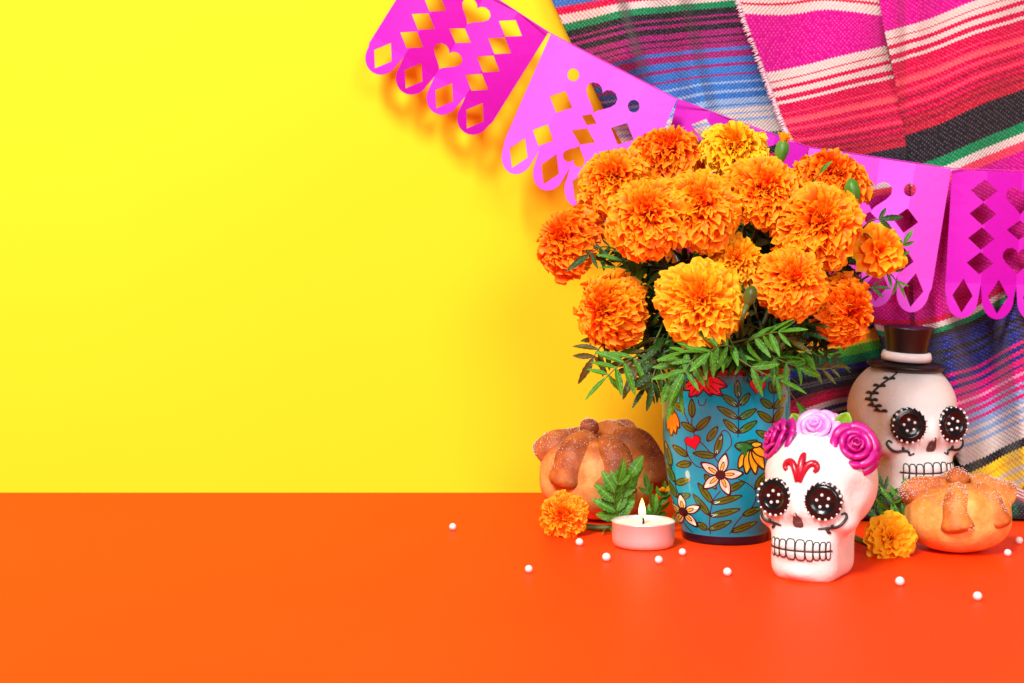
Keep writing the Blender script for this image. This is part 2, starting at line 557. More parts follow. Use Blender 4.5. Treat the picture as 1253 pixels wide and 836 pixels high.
def flag_outline():
    pts = [(0, 0), (1, 0), (1, 0.86)]
    for k in range(3, -1, -1):
        a, b = k * 0.25, k * 0.25 + 0.25
        c = (a + b) / 2
        g = 0.012
        for i in range(13):
            t = math.pi * i / 12
            pts.append((c + (0.125 - g) * math.cos(t), 0.90 + 0.15 * math.sin(t)))
        if k > 0:
            pts.append((a, 0.80))
    pts.append((0, 0.86))
    return pts
def tongues():
    return [diamond(0.125 + 0.25 * k, 0.890, 0.072, 0.122) for k in range(4)]
HOLES_A = [diamond(x, w, 0.094, 0.080) for x in (0.235, 0.765) for w in (0.14, 0.305, 0.48, 0.655)] + [heart(0.5, 0.19, 0.22), diamond(0.5, 0.412, 0.09, 0.07), heart(0.5, 0.62, 0.22, 1)] + tongues()
HOLES_B = [circle(0.26, 0.19, 0.043), circle(0.74, 0.19, 0.043), heart(0.5, 0.25, 0.24), diamond(0.256, 0.41, 0.09, 0.088), diamond(0.744, 0.41, 0.09, 0.088), diamond(0.49, 0.43, 0.06, 0.045),
           diamond(0.5, 0.56, 0.095, 0.066), diamond(0.234, 0.69, 0.082, 0.088), diamond(0.766, 0.69, 0.082, 0.088), heart(0.5, 0.72, 0.17, -1)] + tongues()

def flag(parent, tl, tr, down, holes, mat, pleat, label, y0, sway=0.0, rot=0.0):
    cu = bpy.data.curves.new('tmp', 'CURVE'); cu.dimensions = '2D'; cu.fill_mode = 'BOTH'
    for loop in [flag_outline()] + holes:
        sp = cu.splines.new('POLY'); sp.points.add(len(loop) - 1)
        for i, (x, y) in enumerate(loop):
            sp.points[i].co = (x, -y, 0, 1)
        sp.use_cyclic_u = True
    ob = bpy.data.objects.new('tmp', cu)
    COL.objects.link(ob)
    bpy.context.view_layer.update()
    me = bpy.data.meshes.new_from_object(ob.evaluated_get(bpy.context.evaluated_depsgraph_get()))
    bm = bmesh.new(); bm.from_mesh(me)
    bpy.data.objects.remove(ob); bpy.data.curves.remove(cu); bpy.data.meshes.remove(me)
    bmesh.ops.remove_doubles(bm, verts=bm.verts, dist=1e-5)
    for q in np.arange(0.125, 0.999, 0.125):
        bmesh.ops.bisect_plane(bm, geom=bm.verts[:] + bm.edges[:] + bm.faces[:], plane_co=(q, 0, 0), plane_no=(1, 0, 0))
    for q in np.arange(0.1, 1.05, 0.1):
        bmesh.ops.bisect_plane(bm, geom=bm.verts[:] + bm.edges[:] + bm.faces[:], plane_co=(0, -q, 0), plane_no=(0, 1, 0))
    tl = np.array(tl, float); tr = np.array(tr, float); down = np.array(down, float)
    for v in bm.verts:
        u, w = v.co.x, -v.co.y
        q = tl + (tr - tl) * u + down * w
        tri = abs(((u * 4) % 2) - 1)             # mountain and valley folds at quarter widths
        Y = y0 + pleat * (tri - 0.5) * (0.35 + 0.65 * w) + sway * w * w + rot * (u - 0.5) - (0.006 * max(0.0, w - 0.82) / 0.2 if True else 0)
        v.co = P(q[0], q[1], Y)
    me = bpy.data.meshes.new('paper_flag'); bm.to_mesh(me); bm.free()
    me.materials.append(mat)
    o = bpy.data.objects.new('paper_flag', me)
    link(o, parent)
    m = o.modifiers.new('thickness', 'SOLIDIFY'); m.thickness = 0.0002; m.offset = 0
    o['label'] = label
    return o
gar = thing('paper_garland', 'garland of magenta and orchid cut-paper flags strung across the wall and blankets', 'garland', (0, 0, 0))
FY = 1.02
flag(gar, (521, -58), (671, 40), (-80, 128), HOLES_A, PINK_D, 0.014, 'magenta flag over the yellow wall, pierced with diamonds and hearts', FY + 0.026, 0.002, -0.004)
flag(gar, (674, 42), (828, 122), (-66, 152), HOLES_B, PINK_L, 0.014, 'pale orchid flag half over the blue blanket', FY + 0.002, -0.008, -0.030)
flag(gar, (829, 122), (989, 181), (-40, 158), HOLES_A, PINK_D, 0.014, 'magenta flag mostly hidden behind the marigolds', FY, 0.002, -0.01)
flag(gar, (990, 181), (1164, 207), (-28, 170), HOLES_B, PINK_L, 0.014, 'orchid flag with a heart and a round hole beside the marigolds', FY - 0.004, -0.006, 0.004)
flag(gar, (1165, 208), (1338, 214), (-10, 172), HOLES_A, PINK_D, 0.014, 'magenta flag over the navy blanket stripes', FY - 0.002, 0.0, -0.006)
s = MB()
s.tube([P(300, -210, WALL_Y - 0.002), P(520, -59, FY + .027), P(672, 40, FY + .021), P(828, 121, FY), P(990, 180, FY), P(1164, 206, FY), P(1340, 213, FY), P(1560, 190, WALL_Y - 0.002)], 0.0004, 6)
s.build('string', plain('string_pink', srgb(214, 40, 190), 0.8), gar)
def rebase(t, loc):
    """move a thing's origin to its base, leaving its parts where they are"""
    loc = Vector(loc)
    t.location = loc
    for ch in t.children:
        ch.location = -loc
rebase(blA, P(1010, 612, 1.05)); rebase(blB, P(1200, 616, 1.04)); rebase(gar, P(828, 122, 1.02))

# ------------------------------------------------------------------ glazed pot
POT = T(887, 658); POT.z = 0
PXM = FPX / POT.y                    # pixels per metre at the pot
POT_PROF = [(0.0262, 0.0), (0.0272, 0.0012), (0.0276, 0.0055), (0.0292, 0.0105), (0.0322, 0.019), (0.0348, 0.029), (0.0370, 0.040), (0.0388, 0.054), (0.0399, 0.070), (0.0402, 0.085), (0.0400, 0.098), (0.0401, 0.105), (0.0408, 0.1098)]
pz = [p[1] for p in POT_PROF]; pr = [p[0] for p in POT_PROF]
_fine = [tuple(q) for q in spline(POT_PROF, 60)]
def pot_r(z):
    return float(np.interp(z, [q[1] for q in _fine], [q[0] for q in _fine]))
pot = thing('flower_pot', 'turquoise glazed pot painted with vines, hearts and flowers, holding the marigolds', 'pot', POT)
k = NT('turquoise_glaze')
k.base(k.ramp(k.noise(60, 3), [(0.3, (0.001, 0.29, 0.45, 1)), (0.7, (0.002, 0.34, 0.51, 1))]))
k.set(Roughness=0.10, Specular_IOR_Level=0.4)
M_GLAZE = k.m
M_POTDARK = plain('dark_glaze', srgb(44, 14, 30), 0.2)
M_RIM = plain('maroon_rim', srgb(110, 14, 44), 0.2)
body = [q for q in _fine if 0.0056 < q[1] < 0.1065]
zb, zt = body[0][1], body[-1][1]
v, f = lathe(body, 96, False)
mesh('pot_body', v, f, M_GLAZE, pot)
v, f = lathe([(0.0, 0.0006), (0.0255, 0.0006), (0.026, 0.0)] + [q for q in _fine if q[1] <= zb + 1e-9], 96, False)
mesh('pot_base', v, f, M_POTDARK, pot)
v, f = lathe([q for q in _fine if q[1] >= zt - 1e-9] + [(0.0405, 0.1106), (0.0396, 0.1104), (0.0388, 0.1085), (0.0385, 0.095)], 96, False)
mesh('pot_rim', v, f, M_RIM, pot)
v, f = lathe([(0.0385, 0.0951), (0.038, 0.07), (0.034, 0.03), (0.0, 0.028)], 64, False)
mesh('pot_lining', v, f, M_POTDARK, pot)
v, f = [], []
so = lathe([(0.0382, 0.092), (0.030, 0.094), (0.016, 0.0955), (0.0, 0.096)], 40, False)
mesh('soil', so[0], so[1], plain('soil', (0.03, 0.018, 0.01, 1), 0.95, 0.5, 300, 0.002), pot)

# painted decoration: flat print that follows the wall of the pot.
def zp(zx, zy):
    """design sheet (units of 1/3.485 picture pixel, axis at 345) -> arc angle, height"""
    z = (780 - zy) / 3.485 / PXM + 0.001
    z = z + 0.0012
    x = (zx - 345) / 3.485 / PXM
    r = pot_r(z)
    return math.asin(max(-0.995, min(0.995, x / r))), z
def on_pot(a, z, off, turn=0.0):
    """angle measured from the camera-facing line of the pot"""
    z = max(zb + 0.0004, min(zt - 0.0003, z))
    face = math.atan2(-POT.y, -POT.x)       # direction to the lens
    r = pot_r(z) + off
    th = face + a + turn
    return (r * math.cos(th), r * math.sin(th), z)
M_INK = plain('ink_brown', srgb(44, 18, 24), 0.25, Coat_Weight=0.5)
M_PLEAF = plain('paint_olive', srgb(66, 104, 22), 0.25, 0.15, 200, Coat_Weight=0.5)
M_PRED = plain('paint_red', srgb(226, 12, 48), 0.25, Coat_Weight=0.5)
M_PORANGE = plain('paint_orange', srgb(238, 122, 24), 0.25, Coat_Weight=0.5)
M_PYEL = plain('paint_yellow', srgb(240, 176, 26), 0.25, Coat_Weight=0.5)
M_PCREAM = plain('paint_cream', srgb(240, 216, 196), 0.25, Coat_Weight=0.5)
M_PGREEN = plain('paint_green', srgb(30, 112, 40), 0.25, Coat_Weight=0.5)
def decal(name, polys, mat, off, parent, turn, rings=3):
    """each polygon is a closed outline in design units (star-shaped about its mean)"""
    mb = MB()
    for poly in polys:
        c = np.mean(np.array(poly, float), axis=0)
        n = len(poly)
        vs = [on_pot(*zp(*c), off, turn)]
        for r in range(1, rings + 1):
            for p in poly:
                q = c + (np.array(p, float) - c) * (r / rings)
                vs.append(on_pot(*zp(*q), off, turn))
        fs = [(0, 1 + i, 1 + (i + 1) % n) for i in range(n)]
        for r in range(rings - 1):
            for i in range(n):
                a = 1 + r * n + i; b = 1 + r * n + (i + 1) % n
                fs.append((a, a + n, b + n, b))
        mb.add(vs, fs)
    return mb.build(name, mat, parent)
def stroke_poly(pts, w):
    """a ribbon drawn as short quads"""
    p = [np.array(q, float) for q in pts]
    L = []; Rr = []
    for i in range(len(p)):
        t = p[min(i + 1, len(p) - 1)] - p[max(i - 1, 0)]
        t = t / (np.linalg.norm(t) + 1e-9)
        nn = np.array([-t[1], t[0]])
        L.append(p[i] + nn * w / 2); Rr.append(p[i] - nn * w / 2)
    return [[L[i], L[i + 1], Rr[i + 1], Rr[i]] for i in range(len(p) - 1)]
def leafshape(b, t, w, grow=0.0):
    b = np.array(b, float); t = np.array(t, float)
    d = t - b; L = np.linalg.norm(d); d = d / L; nn = np.array([-d[1], d[0]])
    out = []
    ss = np.linspace(0, 1, 9)
    hw = lambda s: w * (math.sin(math.pi * s ** 0.85) ** 0.8) + grow
    for s_ in ss: out.append(b - d * grow * (1 - s_) * 1.2 + d * (L * s_ + grow * s_ * 1.2) + nn * hw(s_))
    for s_ in ss[::-1]: out.append(b - d * grow * (1 - s_) * 1.2 + d * (L * s_ + grow * s_ * 1.2) - nn * hw(s_))
    return out
LEAVES = [((395, 165), (388, 95)), ((392, 200), (330, 155)), ((402, 195), (440, 150)), ((392, 250), (312, 205)), ((402, 252), (465, 215)), ((392, 308), (338, 258)), ((400, 308), (468, 265)),
          ((532, 210), (487, 175)), ((542, 215), (590, 165)), ((532, 270), (475, 225)), ((542, 270), (578, 215)), ((532, 338), (470, 305)), ((535, 150), (525, 105)), ((545, 150), (575, 110)), ((540, 340), (575, 295)),
          ((172, 225), (125, 200)), ((207, 250), (205, 180)), ((218, 308), (165, 280)), ((226, 303), (280, 248)), ((272, 345), (310, 288)), ((306, 402), (328, 318)), ((302, 408), (215, 402)),
          ((186, 416), (128, 382)), ((202, 446), (145, 462)), ((118, 470), (92, 375)), ((132, 537), (98, 470)), ((140, 545), (195, 515)), ((140, 605), (95, 535)), ((152, 603), (198, 583)),
          ((290, 605), (235, 530)), ((292, 610), (410, 575)), ((278, 660), (215, 580)), ((284, 665), (402, 633)), ((280, 727), (368, 685)), ((268, 727), (235, 703)), ((262, 490), (306, 545)), ((355, 552), (420, 517)),
          ((470, 545), (505, 485)), ((420, 658), (490, 632)), ((375, 732), (472, 695)), ((400, 372), (470, 345)), ((560, 440), (530, 480)), ((575, 420), (600, 370)), ((560, 560), (590, 500)), ((550, 640), (585, 590))]
VINES = [[(395, 330), (397, 250), (394, 130)], [(535, 370), (537, 270), (542, 120)], [(165, 215), (190, 270), (222, 330), (270, 380), (322, 440)], [(180, 345), (190, 410), (225, 455), (270, 462)],
         [(92, 400), (120, 480), (138, 560), (160, 610)], [(285, 748), (282, 680), (295, 600), (325, 555)], [(365, 742), (400, 680), (460, 620), (470, 560), (430, 520), (398, 505)],
         [(340, 432), (342, 395), (368, 360), (362, 318), (340, 300), (325, 312)], [(170, 715), (195, 740), (212, 752)], [(232, 178), (236, 198), (256, 198), (266, 172)], [(270, 62), (300, 85), (335, 78), (352, 60)],
         [(560, 700), (575, 560), (585, 470)], [(205, 300), (207, 250)]]
def petal5(cx, cy, r, rot, grow=0.0):
    out = []
    for k_ in range(5):
        a = rot + k_ * 2 * math.pi / 5
        out.append(leafshape((cx + 12 * math.cos(a), cy + 12 * math.sin(a)), (cx + r * math.cos(a), cy + r * math.sin(a)), r * 0.20, grow))
    return out
def ellipse(cx, cy, a, b, rot=0, n=18):
    return [(cx + a * math.cos(t) * math.cos(rot) - b * math.sin(t) * math.sin(rot), cy + a * math.cos(t) * math.sin(rot) + b * math.sin(t) * math.cos(rot)) for t in [2 * math.pi * i / n for i in range(n)]]
def rotate(poly, c, a):
    return [(c[0] + (x - c[0]) * math.cos(a) - (y - c[1]) * math.sin(a), c[1] + (x - c[0]) * math.sin(a) + (y - c[1]) * math.cos(a)) for x, y in poly]
def paint_pot(turn):
    o1, o2, o3 = 0.00008, 0.00016, 0.00024
    decal('painted_vine', sum([stroke_poly(spline(vv_, 14), 4.5) for vv_ in VINES], []), M_INK, o1 * 0.5, pot, turn, 1)
    for b, t in LEAVES:
        lf = decal('painted_leaf', [leafshape(b, t, 12.5, 4.0)], M_INK, o1, pot, turn, 2)
        decal('leaf_fill', [leafshape(b, t, 12.5, 0.0)], M_PLEAF, o2, lf, turn, 2)
        b_ = np.array(b, float); t_ = np.array(t, float)
        decal('leaf_vein', stroke_poly([b_, b_ + (t_ - b_) * 0.4, b_ + (t_ - b_) * 0.75], 3.2), M_INK, o3, lf, turn, 1)
    for c, s_, a in (((472, 118), 66, 0.15), ((212, 355), 62, -0.3)):
        h = decal('painted_heart', [rotate(heart(c[0], c[1], s_ + 9), c, a)], M_INK, o2, pot, turn)
        decal('heart_fill', [rotate(heart(c[0], c[1], s_), c, a)], M_PRED, o3, h, turn)
    for c, r, rot in (((325, 487), 90, -1.35), ((172, 665), 78, -1.75)):
        h = decal('painted_flower', petal5(*c, r, rot, 4.5), M_INK, o1 * 2.4, pot, turn)
        decal('petal_fill', petal5(*c, r - 3, rot, 0), M_PCREAM, o1 * 3.2, h, turn)
        decal('petal_stripe', [leafshape((c[0] + 18 * math.cos(a), c[1] + 18 * math.sin(a)), (c[0] + r * .62 * math.cos(a), c[1] + r * .62 * math.sin(a)), 6, 2) for a in [rot + q * 2 * math.pi / 5 for q in range(5)]], M_INK, o1 * 3.8, h, turn)
        decal('petal_stripe', [leafshape((c[0] + 18 * math.cos(a), c[1] + 18 * math.sin(a)), (c[0] + r * .6 * math.cos(a), c[1] + r * .6 * math.sin(a)), 5, 0) for a in [rot + q * 2 * math.pi / 5 for q in range(5)]], M_PYEL, o1 * 4.4, h, turn)
        decal('flower_heart', [ellipse(c[0], c[1], 21, 21)], M_INK, o1 * 5, h, turn)
    # big red bloom under the rim
    petals = []
    for a, L, w in ((2.62, 92, 20), (2.2, 92, 20), (1.95, 74, 15), (0.28, 98, 21), (0.72, 96, 20), (1.1, 72, 15)):
        petals.append(((252, 92), (252 + L * math.cos(a), 92 + L * math.sin(a)), w))
    h = decal('painted_flower', [leafshape(*p, 5) for p in petals], M_INK, o2, pot, turn)
    decal('petal_fill', [leafshape(*p, 0) for p in petals], M_PRED, o3, h, turn)
    decal('petal_stripe', sum([stroke_poly([np.array(p[0]) * .6 + np.array(p[1]) * .4, np.array(p[0]) * .2 + np.array(p[1]) * .8], 4) for p in petals], []), M_INK, o3 * 1.3, h, turn, 1)
    decal('flower_heart', [ellipse(246, 82, 27, 24)], M_INK, o3 * 1.5, h, turn)
    decal('flower_heart', [ellipse(246, 82, 22, 19)], M_PCREAM, o3 * 1.8, h, turn)
    decal('flower_heart', [ellipse(240, 80, 10, 10)], M_INK, o3 * 2.1, h, turn)
    # hanging orange bell
    segs = [((122, 238), (104, 318), 9), ((124, 238), (120, 338), 11), ((128, 238), (138, 326), 10), ((130, 240), (152, 300), 9)]
    h = decal('painted_bell', [leafshape(*p, 5) for p in segs], M_INK, o2, pot, turn)
    decal('petal_fill', [leafshape(*p, 0) for p in segs], M_PORANGE, o3, h, turn)
    decal('calyx', [leafshape((118, 214), (124, 252), 10, 1)], M_PLEAF, o3 * 1.4, h, turn)
    # yellow pumpkin flower with green cap
    segs = [((428, 388), (400, 455), 13), ((440, 385), (430, 478), 15), ((450, 380), (466, 480), 15), ((455, 372), (500, 462), 16), ((452, 366), (512, 415), 14), ((448, 362), (488, 360), 9)]
    h = decal('painted_gourd', [leafshape(*p, 5) for p in segs], M_INK, o2, pot, turn)
    for i_, p in enumerate(segs):
        decal('petal_fill', [leafshape(p[0], p[1], p[2] + 2.0, 4.2)], M_INK, o3 * (1 + .2 * i_), h, turn)
        decal('petal_fill', [leafshape(*p, 0)], M_PYEL, o3 * (1.1 + .2 * i_), h, turn)
    decal('calyx', [leafshape((384, 362), (455, 372), 17, 4)], M_INK, o3 * 2.4, h, turn)
    decal('calyx', [leafshape((384, 362), (455, 372), 15, 0), leafshape((415, 362), (424, 408), 13, 0)], M_PGREEN, o3 * 2.7, h, turn)
paint_pot(0.0)
paint_pot(math.pi)

# ------------------------------------------------------------------ sugar skulls
def skull_sdf(p):
    x, y, z = p[:, 0], p[:, 1], p[:, 2]
    def ell(c, r):
        q = (p - np.array(c)) / np.array(r)
        k0 = np.linalg.norm(q, axis=1)
        k1 = np.linalg.norm(q / np.array(r), axis=1) + 1e-9
        return k0 * (k0 - 1) / k1
    def rbox(c, h, r):
        q = np.abs(p - np.array(c)) - (np.array(h) - r)
        return np.linalg.norm(np.maximum(q, 0), axis=1) + np.minimum(q.max(axis=1), 0) - r
    def smin(a, b, k_):
        h = np.clip(0.5 + 0.5 * (b - a) / k_, 0, 1)
        return b * (1 - h) + a * h - k_ * h * (1 - h)
    d = ell((0, 0.55, 5.15), (3.12, 3.55, 3.1))
    d = smin(d, ell((0, -1.15, 4.1), (2.72, 2.05, 1.75)), 0.5)
    for s_ in (-1, 1):
        d = smin(d, ell((s_ * 2.0, -1.35, 3.22), (0.72, 1.15, 0.6)), 0.5)      # cheek bones
    jaw = rbox((0, -0.6, 1.42), (1.90, 2.36, 1.78), 1.15)
    d = smin(d, jaw, 0.7)
    d = smin(d, ell((0, -2.55, 1.85), (1.5, 0.75, 0.95)), 0.3)                    # mouth bulge
    d = smin(d, ell((0, -2.5, 0.55), (0.85, 0.7, 0.5)), 0.35)                     # chin
    d = smin(d, ell((0, -3.0, 4.0), (0.36, 0.42, 0.75)), 0.35)                    # nose bridge
    def ssub(a, b, k_):
        return -smin(-a, b, k_)
    for s_ in (-1, 1):
        d = ssub(d, ell((s_ * 1.38, -3.55, 4.55), (1.08, 0.75, 1.06)), 0.15)      # sockets
        d = ssub(d, ell((s_ * 3.75, -1.7, 4.9), (1.2, 1.3, 1.2)), 0.5)             # temples
    d = ssub(d, ell((-0.16, -3.5, 3.28), (0.25, 0.5, 0.42)), 0.1)
    d = ssub(d, ell((0.16, -3.5, 3.28), (0.25, 0.5, 0.42)), 0.1)
    return np.maximum(d, -z)
def skull_geo():
    nt, npz = 110, 160
    c = np.array([0, -0.45, 3.4])
    dirs = [(0, 0, 1.0)]
    for j in range(1, nt):
        th = math.pi * j / nt
        for i in range(npz):
            ph = 2 * math.pi * i / npz
            dirs.append((math.sin(th) * math.cos(ph), math.sin(th) * math.sin(ph), math.cos(th)))
    dirs.append((0, 0, -1.0))
    D = np.array(dirs)
    lo = np.zeros(len(D)); best = np.zeros(len(D))
    ts = np.linspace(0.3, 6.0, 70)
    prev = skull_sdf(c + D * ts[0]); last = np.full(len(D), ts[0])
    for t in ts[1:]:
        cur = skull_sdf(c + D * t)
        last = np.where(cur < 0, t, last)
    a = last; b = last + (ts[1] - ts[0])
    for _ in range(16):
        m_ = (a + b) / 2
        ins = skull_sdf(c + D * m_[:, None]) < 0
        a = np.where(ins, m_, a); b = np.where(ins, b, m_)
    V = c + D * a[:, None]
    V[:, 2] = np.maximum(V[:, 2], 0)
    f = []
    n = npz
    for i in range(n):
        f.append((0, 1 + i, 1 + (i + 1) % n))
        for j in range(nt - 2):
            q = 1 + j * n + i; w = 1 + j * n + (i + 1) % n
            f.append((q, q + n, w + n, w))
        q = 1 + (nt - 2) * n
        f.append((q + i, len(V) - 1, q + (i + 1) % n))
    return V, f
SK_V, SK_F = skull_geo()

k = NT('skull_plaster')
n_ = k.noise(90, 5); n2 = k.noise(420, 5)
k.base(k.ramp(n_, [(0.3, (0.73, 0.68, 0.66, 1)), (0.7, (0.80, 0.75, 0.73, 1))]))
k.set(Roughness=0.55, Subsurface_Weight=0.12, Subsurface_Scale=0.004, Specular_IOR_Level=0.35)
k.b.inputs['Subsurface Radius'].default_value = (1.0, 0.45, 0.35)
k.bump(n2, 0.0005, 0.6)
M_SKULL = k.m
M_BLACK = plain('black_enamel', srgb(14, 11, 13), 0.2, 0.1, 200, 0.00003)
M_BEAD = plain('white_bead', srgb(238, 228, 228), 0.35)
M_LINE = plain('black_piping', srgb(40, 34, 34), 0.4)
M_NOSE = plain('nose_wash', srgb(92, 62, 58), 0.7, 0.35, 500)
M_MOTIF = plain('motif_crimson', srgb(176, 14, 44), 0.25)
M_MOTIFP = plain('motif_pink', srgb(226, 110, 130), 0.3)

class Skull:
    def __init__(self, label, loc, rz, scale):
        self.k = scale * 0.01
        self.t = thing('sugar_skull', label, 'skull', loc, rz)
        self.bvh = BVHTree.FromPolygons([Vector(v_) for v_ in SK_V], SK_F)
        mesh('skull_body', SK_V * self.k, SK_F, M_SKULL, self.t)
    def hit(self, x, z, direction=(0, 1, 0), start=(0, -8, 0)):
        h = self.bvh.ray_cast(Vector((x, 0, z)) + Vector(start), Vector(direction))
        return h[0], h[1]
    def side(self, ang, z):
        """surface point at azimuth ang (0 = face, + = its left) and height z"""
        d = Vector((math.sin(ang), -math.cos(ang), 0))
        h = self.bvh.ray_cast(Vector((0, 0, z)) + d * 9, -d)
        return h[0], h[1]
    def path(self, pts, rad, mb, off=0.0, n=20, taper=True, front=True, seg=6):
        q = spline(pts, n)
        out = []
        for a in q:
            p, nn = self.hit(a[0], a[1]) if front else self.side(a[0], a[1])
            if p is None: continue
            out.append((p + nn * off) * self.k)
        r = [rad * self.k * ((0.45 + 0.55 * math.sin(math.pi * min(1, max(0, (i + 0.5) / len(out))))) if taper else 1.0) for i in range(len(out))]
        mb.tube(out, r, seg)
    def eyes(self):
        K = self.k
        for s_ in (-1, 1):
            p, nn = self.hit(s_ * 1.38, 4.55)
            p = p + Vector((0, -0.10, 0))
            nrm = (Vector((s_ * 0.16, -1, 0.05))).normalized()
            xa = Vector((0, 0, 1)).cross(nrm).normalized() * -1
            za = nrm.cross(xa) * -1
            if za.z < 0: za = -za
            fr_ = lambda a, b, h: (p + xa * a + za * b + nrm * h) * K
            prof = [(0, 0.10), (0.3, 0.105), (0.56, 0.10), (0.64, 0.17), (0.72, 0.20), (0.80, 0.17), (0.86, 0.14), (0.97, 0.16), (1.02, 0.08), (1.03, -0.25)]
            vs = []; fs = []
            seg = 40
            for (r, h) in prof:
                for i in range(seg):
                    a = 2 * math.pi * i / seg
                    rr = r * (1 + (0.035 * math.cos(a * 20) if r > 0.9 else 0))
                    vs.append(fr_(rr * math.cos(a), rr * math.sin(a), h))
            for j in range(len(prof) - 1):
                for i in range(seg):
                    fs.append((j * seg + i, j * seg + (i + 1) % seg, (j + 1) * seg + (i + 1) % seg, (j + 1) * seg + i))
            eye = mesh('eye', vs, fs, M_BLACK, self.t)
            for i in range(18):
                a = 2 * math.pi * i / 18
                vv_, ff_ = ball_geo(fr_(1.0 * math.cos(a), 1.0 * math.sin(a), 0.16), 0.068 * K * (1 + .25 * math.sin(i * 7.3)), 8, 6)
                mesh('bead', vv_, ff_, M_BEAD, eye)
            for i in range(5):
                a = 2 * math.pi * i / 5 + 1.4
                vv_, ff_ = ball_geo(fr_(0.34 * math.cos(a), 0.34 * math.sin(a), 0.13), 0.092 * K, 8, 6)
                mesh('bead', vv_, ff_, M_BEAD, eye)
    def nose(self):
        mb = MB()
        vs = []; poly = []
        for i in range(24):
            t = 2 * math.pi * i / 24
            poly.append((0.43 * math.sin(t) * (0.62 - 0.38 * math.cos(t)), 3.38 + 0.50 * math.cos(t) + 0.06 * abs(math.sin(t)) - (0.0 if math.cos(t) > -0.6 else -0.10 * (1 - abs(math.sin(t)) * 1.6))))
        c = (0, 3.3)
        for r in (0.02, 0.35, 0.7, 1.0):
            for (x, z) in poly:
                p, nn = self.hit(c[0] + (x - c[0]) * r, c[1] + (z - c[1]) * r)
                vs.append((p + nn * 0.012) * self.k)
        n = 24
        fs = [(j * n + i, j * n + (i + 1) % n, (j + 1) * n + (i + 1) % n, (j + 1) * n + i) for j in range(3) for i in range(n)]
        mesh('nose_hollow', vs, fs, M_NOSE, self.t)
    def teeth(self):
        K = self.k
        xs = [-1.52, -1.24, -0.86, -0.42, 0.06, 0.5, 0.86, 1.16, 1.42, 1.62]
        xs = [-1.58, -1.33, -1.0, -0.58, -0.04, 0.5, 0.92, 1.24, 1.5, 1.68]
        lines = MB()
        for i in range(len(xs) - 1):
            a, b = xs[i], xs[i + 1]
            for up_ in (1, -1):
                h = (0.56 if 2 < i < 6 else 0.48) * (1 if up_ > 0 else 0.9)
                out = []
                g = 0.015
                for q in range(13):
                    t = math.pi * q / 12
                    cx = (a + b) / 2; w = (b - a) / 2 - g
                    cc = math.cos(t); sn = math.sin(t)
                    out.append((cx + w * math.copysign(abs(cc) ** 0.55, cc), 1.78 + up_ * (0.03 + h * sn ** 0.55)))
                # pillow-shaped tooth
                cx_, cz_ = (a + b) / 2, 1.78 + up_ * h * 0.5
                vs = []
                ring = out + [(b - g - (b - a - 2 * g) * q / 4, 1.78 + up_ * 0.03) for q in range(1, 4)][::-1] if False else out
                for r, hh in ((0.02, 0.075), (0.5, 0.065), (0.8, 0.04), (1.0, 0.0)):
                    for (x, z) in ring:
                        p, nn = self.hit(cx_ + (x - cx_) * r, cz_ + (z - cz_) * r)
                        vs.append((p + nn * hh) * K)
                n = len(ring)
                fs = [(j * n + q, j * n + (q + 1) % n, (j + 1) * n + (q + 1) % n, (j + 1) * n + q) for j in range(3) for q in range(n)]
                mesh('tooth', vs, fs, M_SKULL, self.t)
                self.path(out, 0.036, lines, 0.02, 22, False)
        self.path([(xs[0] - 0.1, 1.80), (-0.8, 1.77), (0.3, 1.78), (xs[-1] + 0.05, 1.80)], 0.045, lines, 0.03, 26, False)
        lines.build('teeth_outline', M_LINE, self.t)

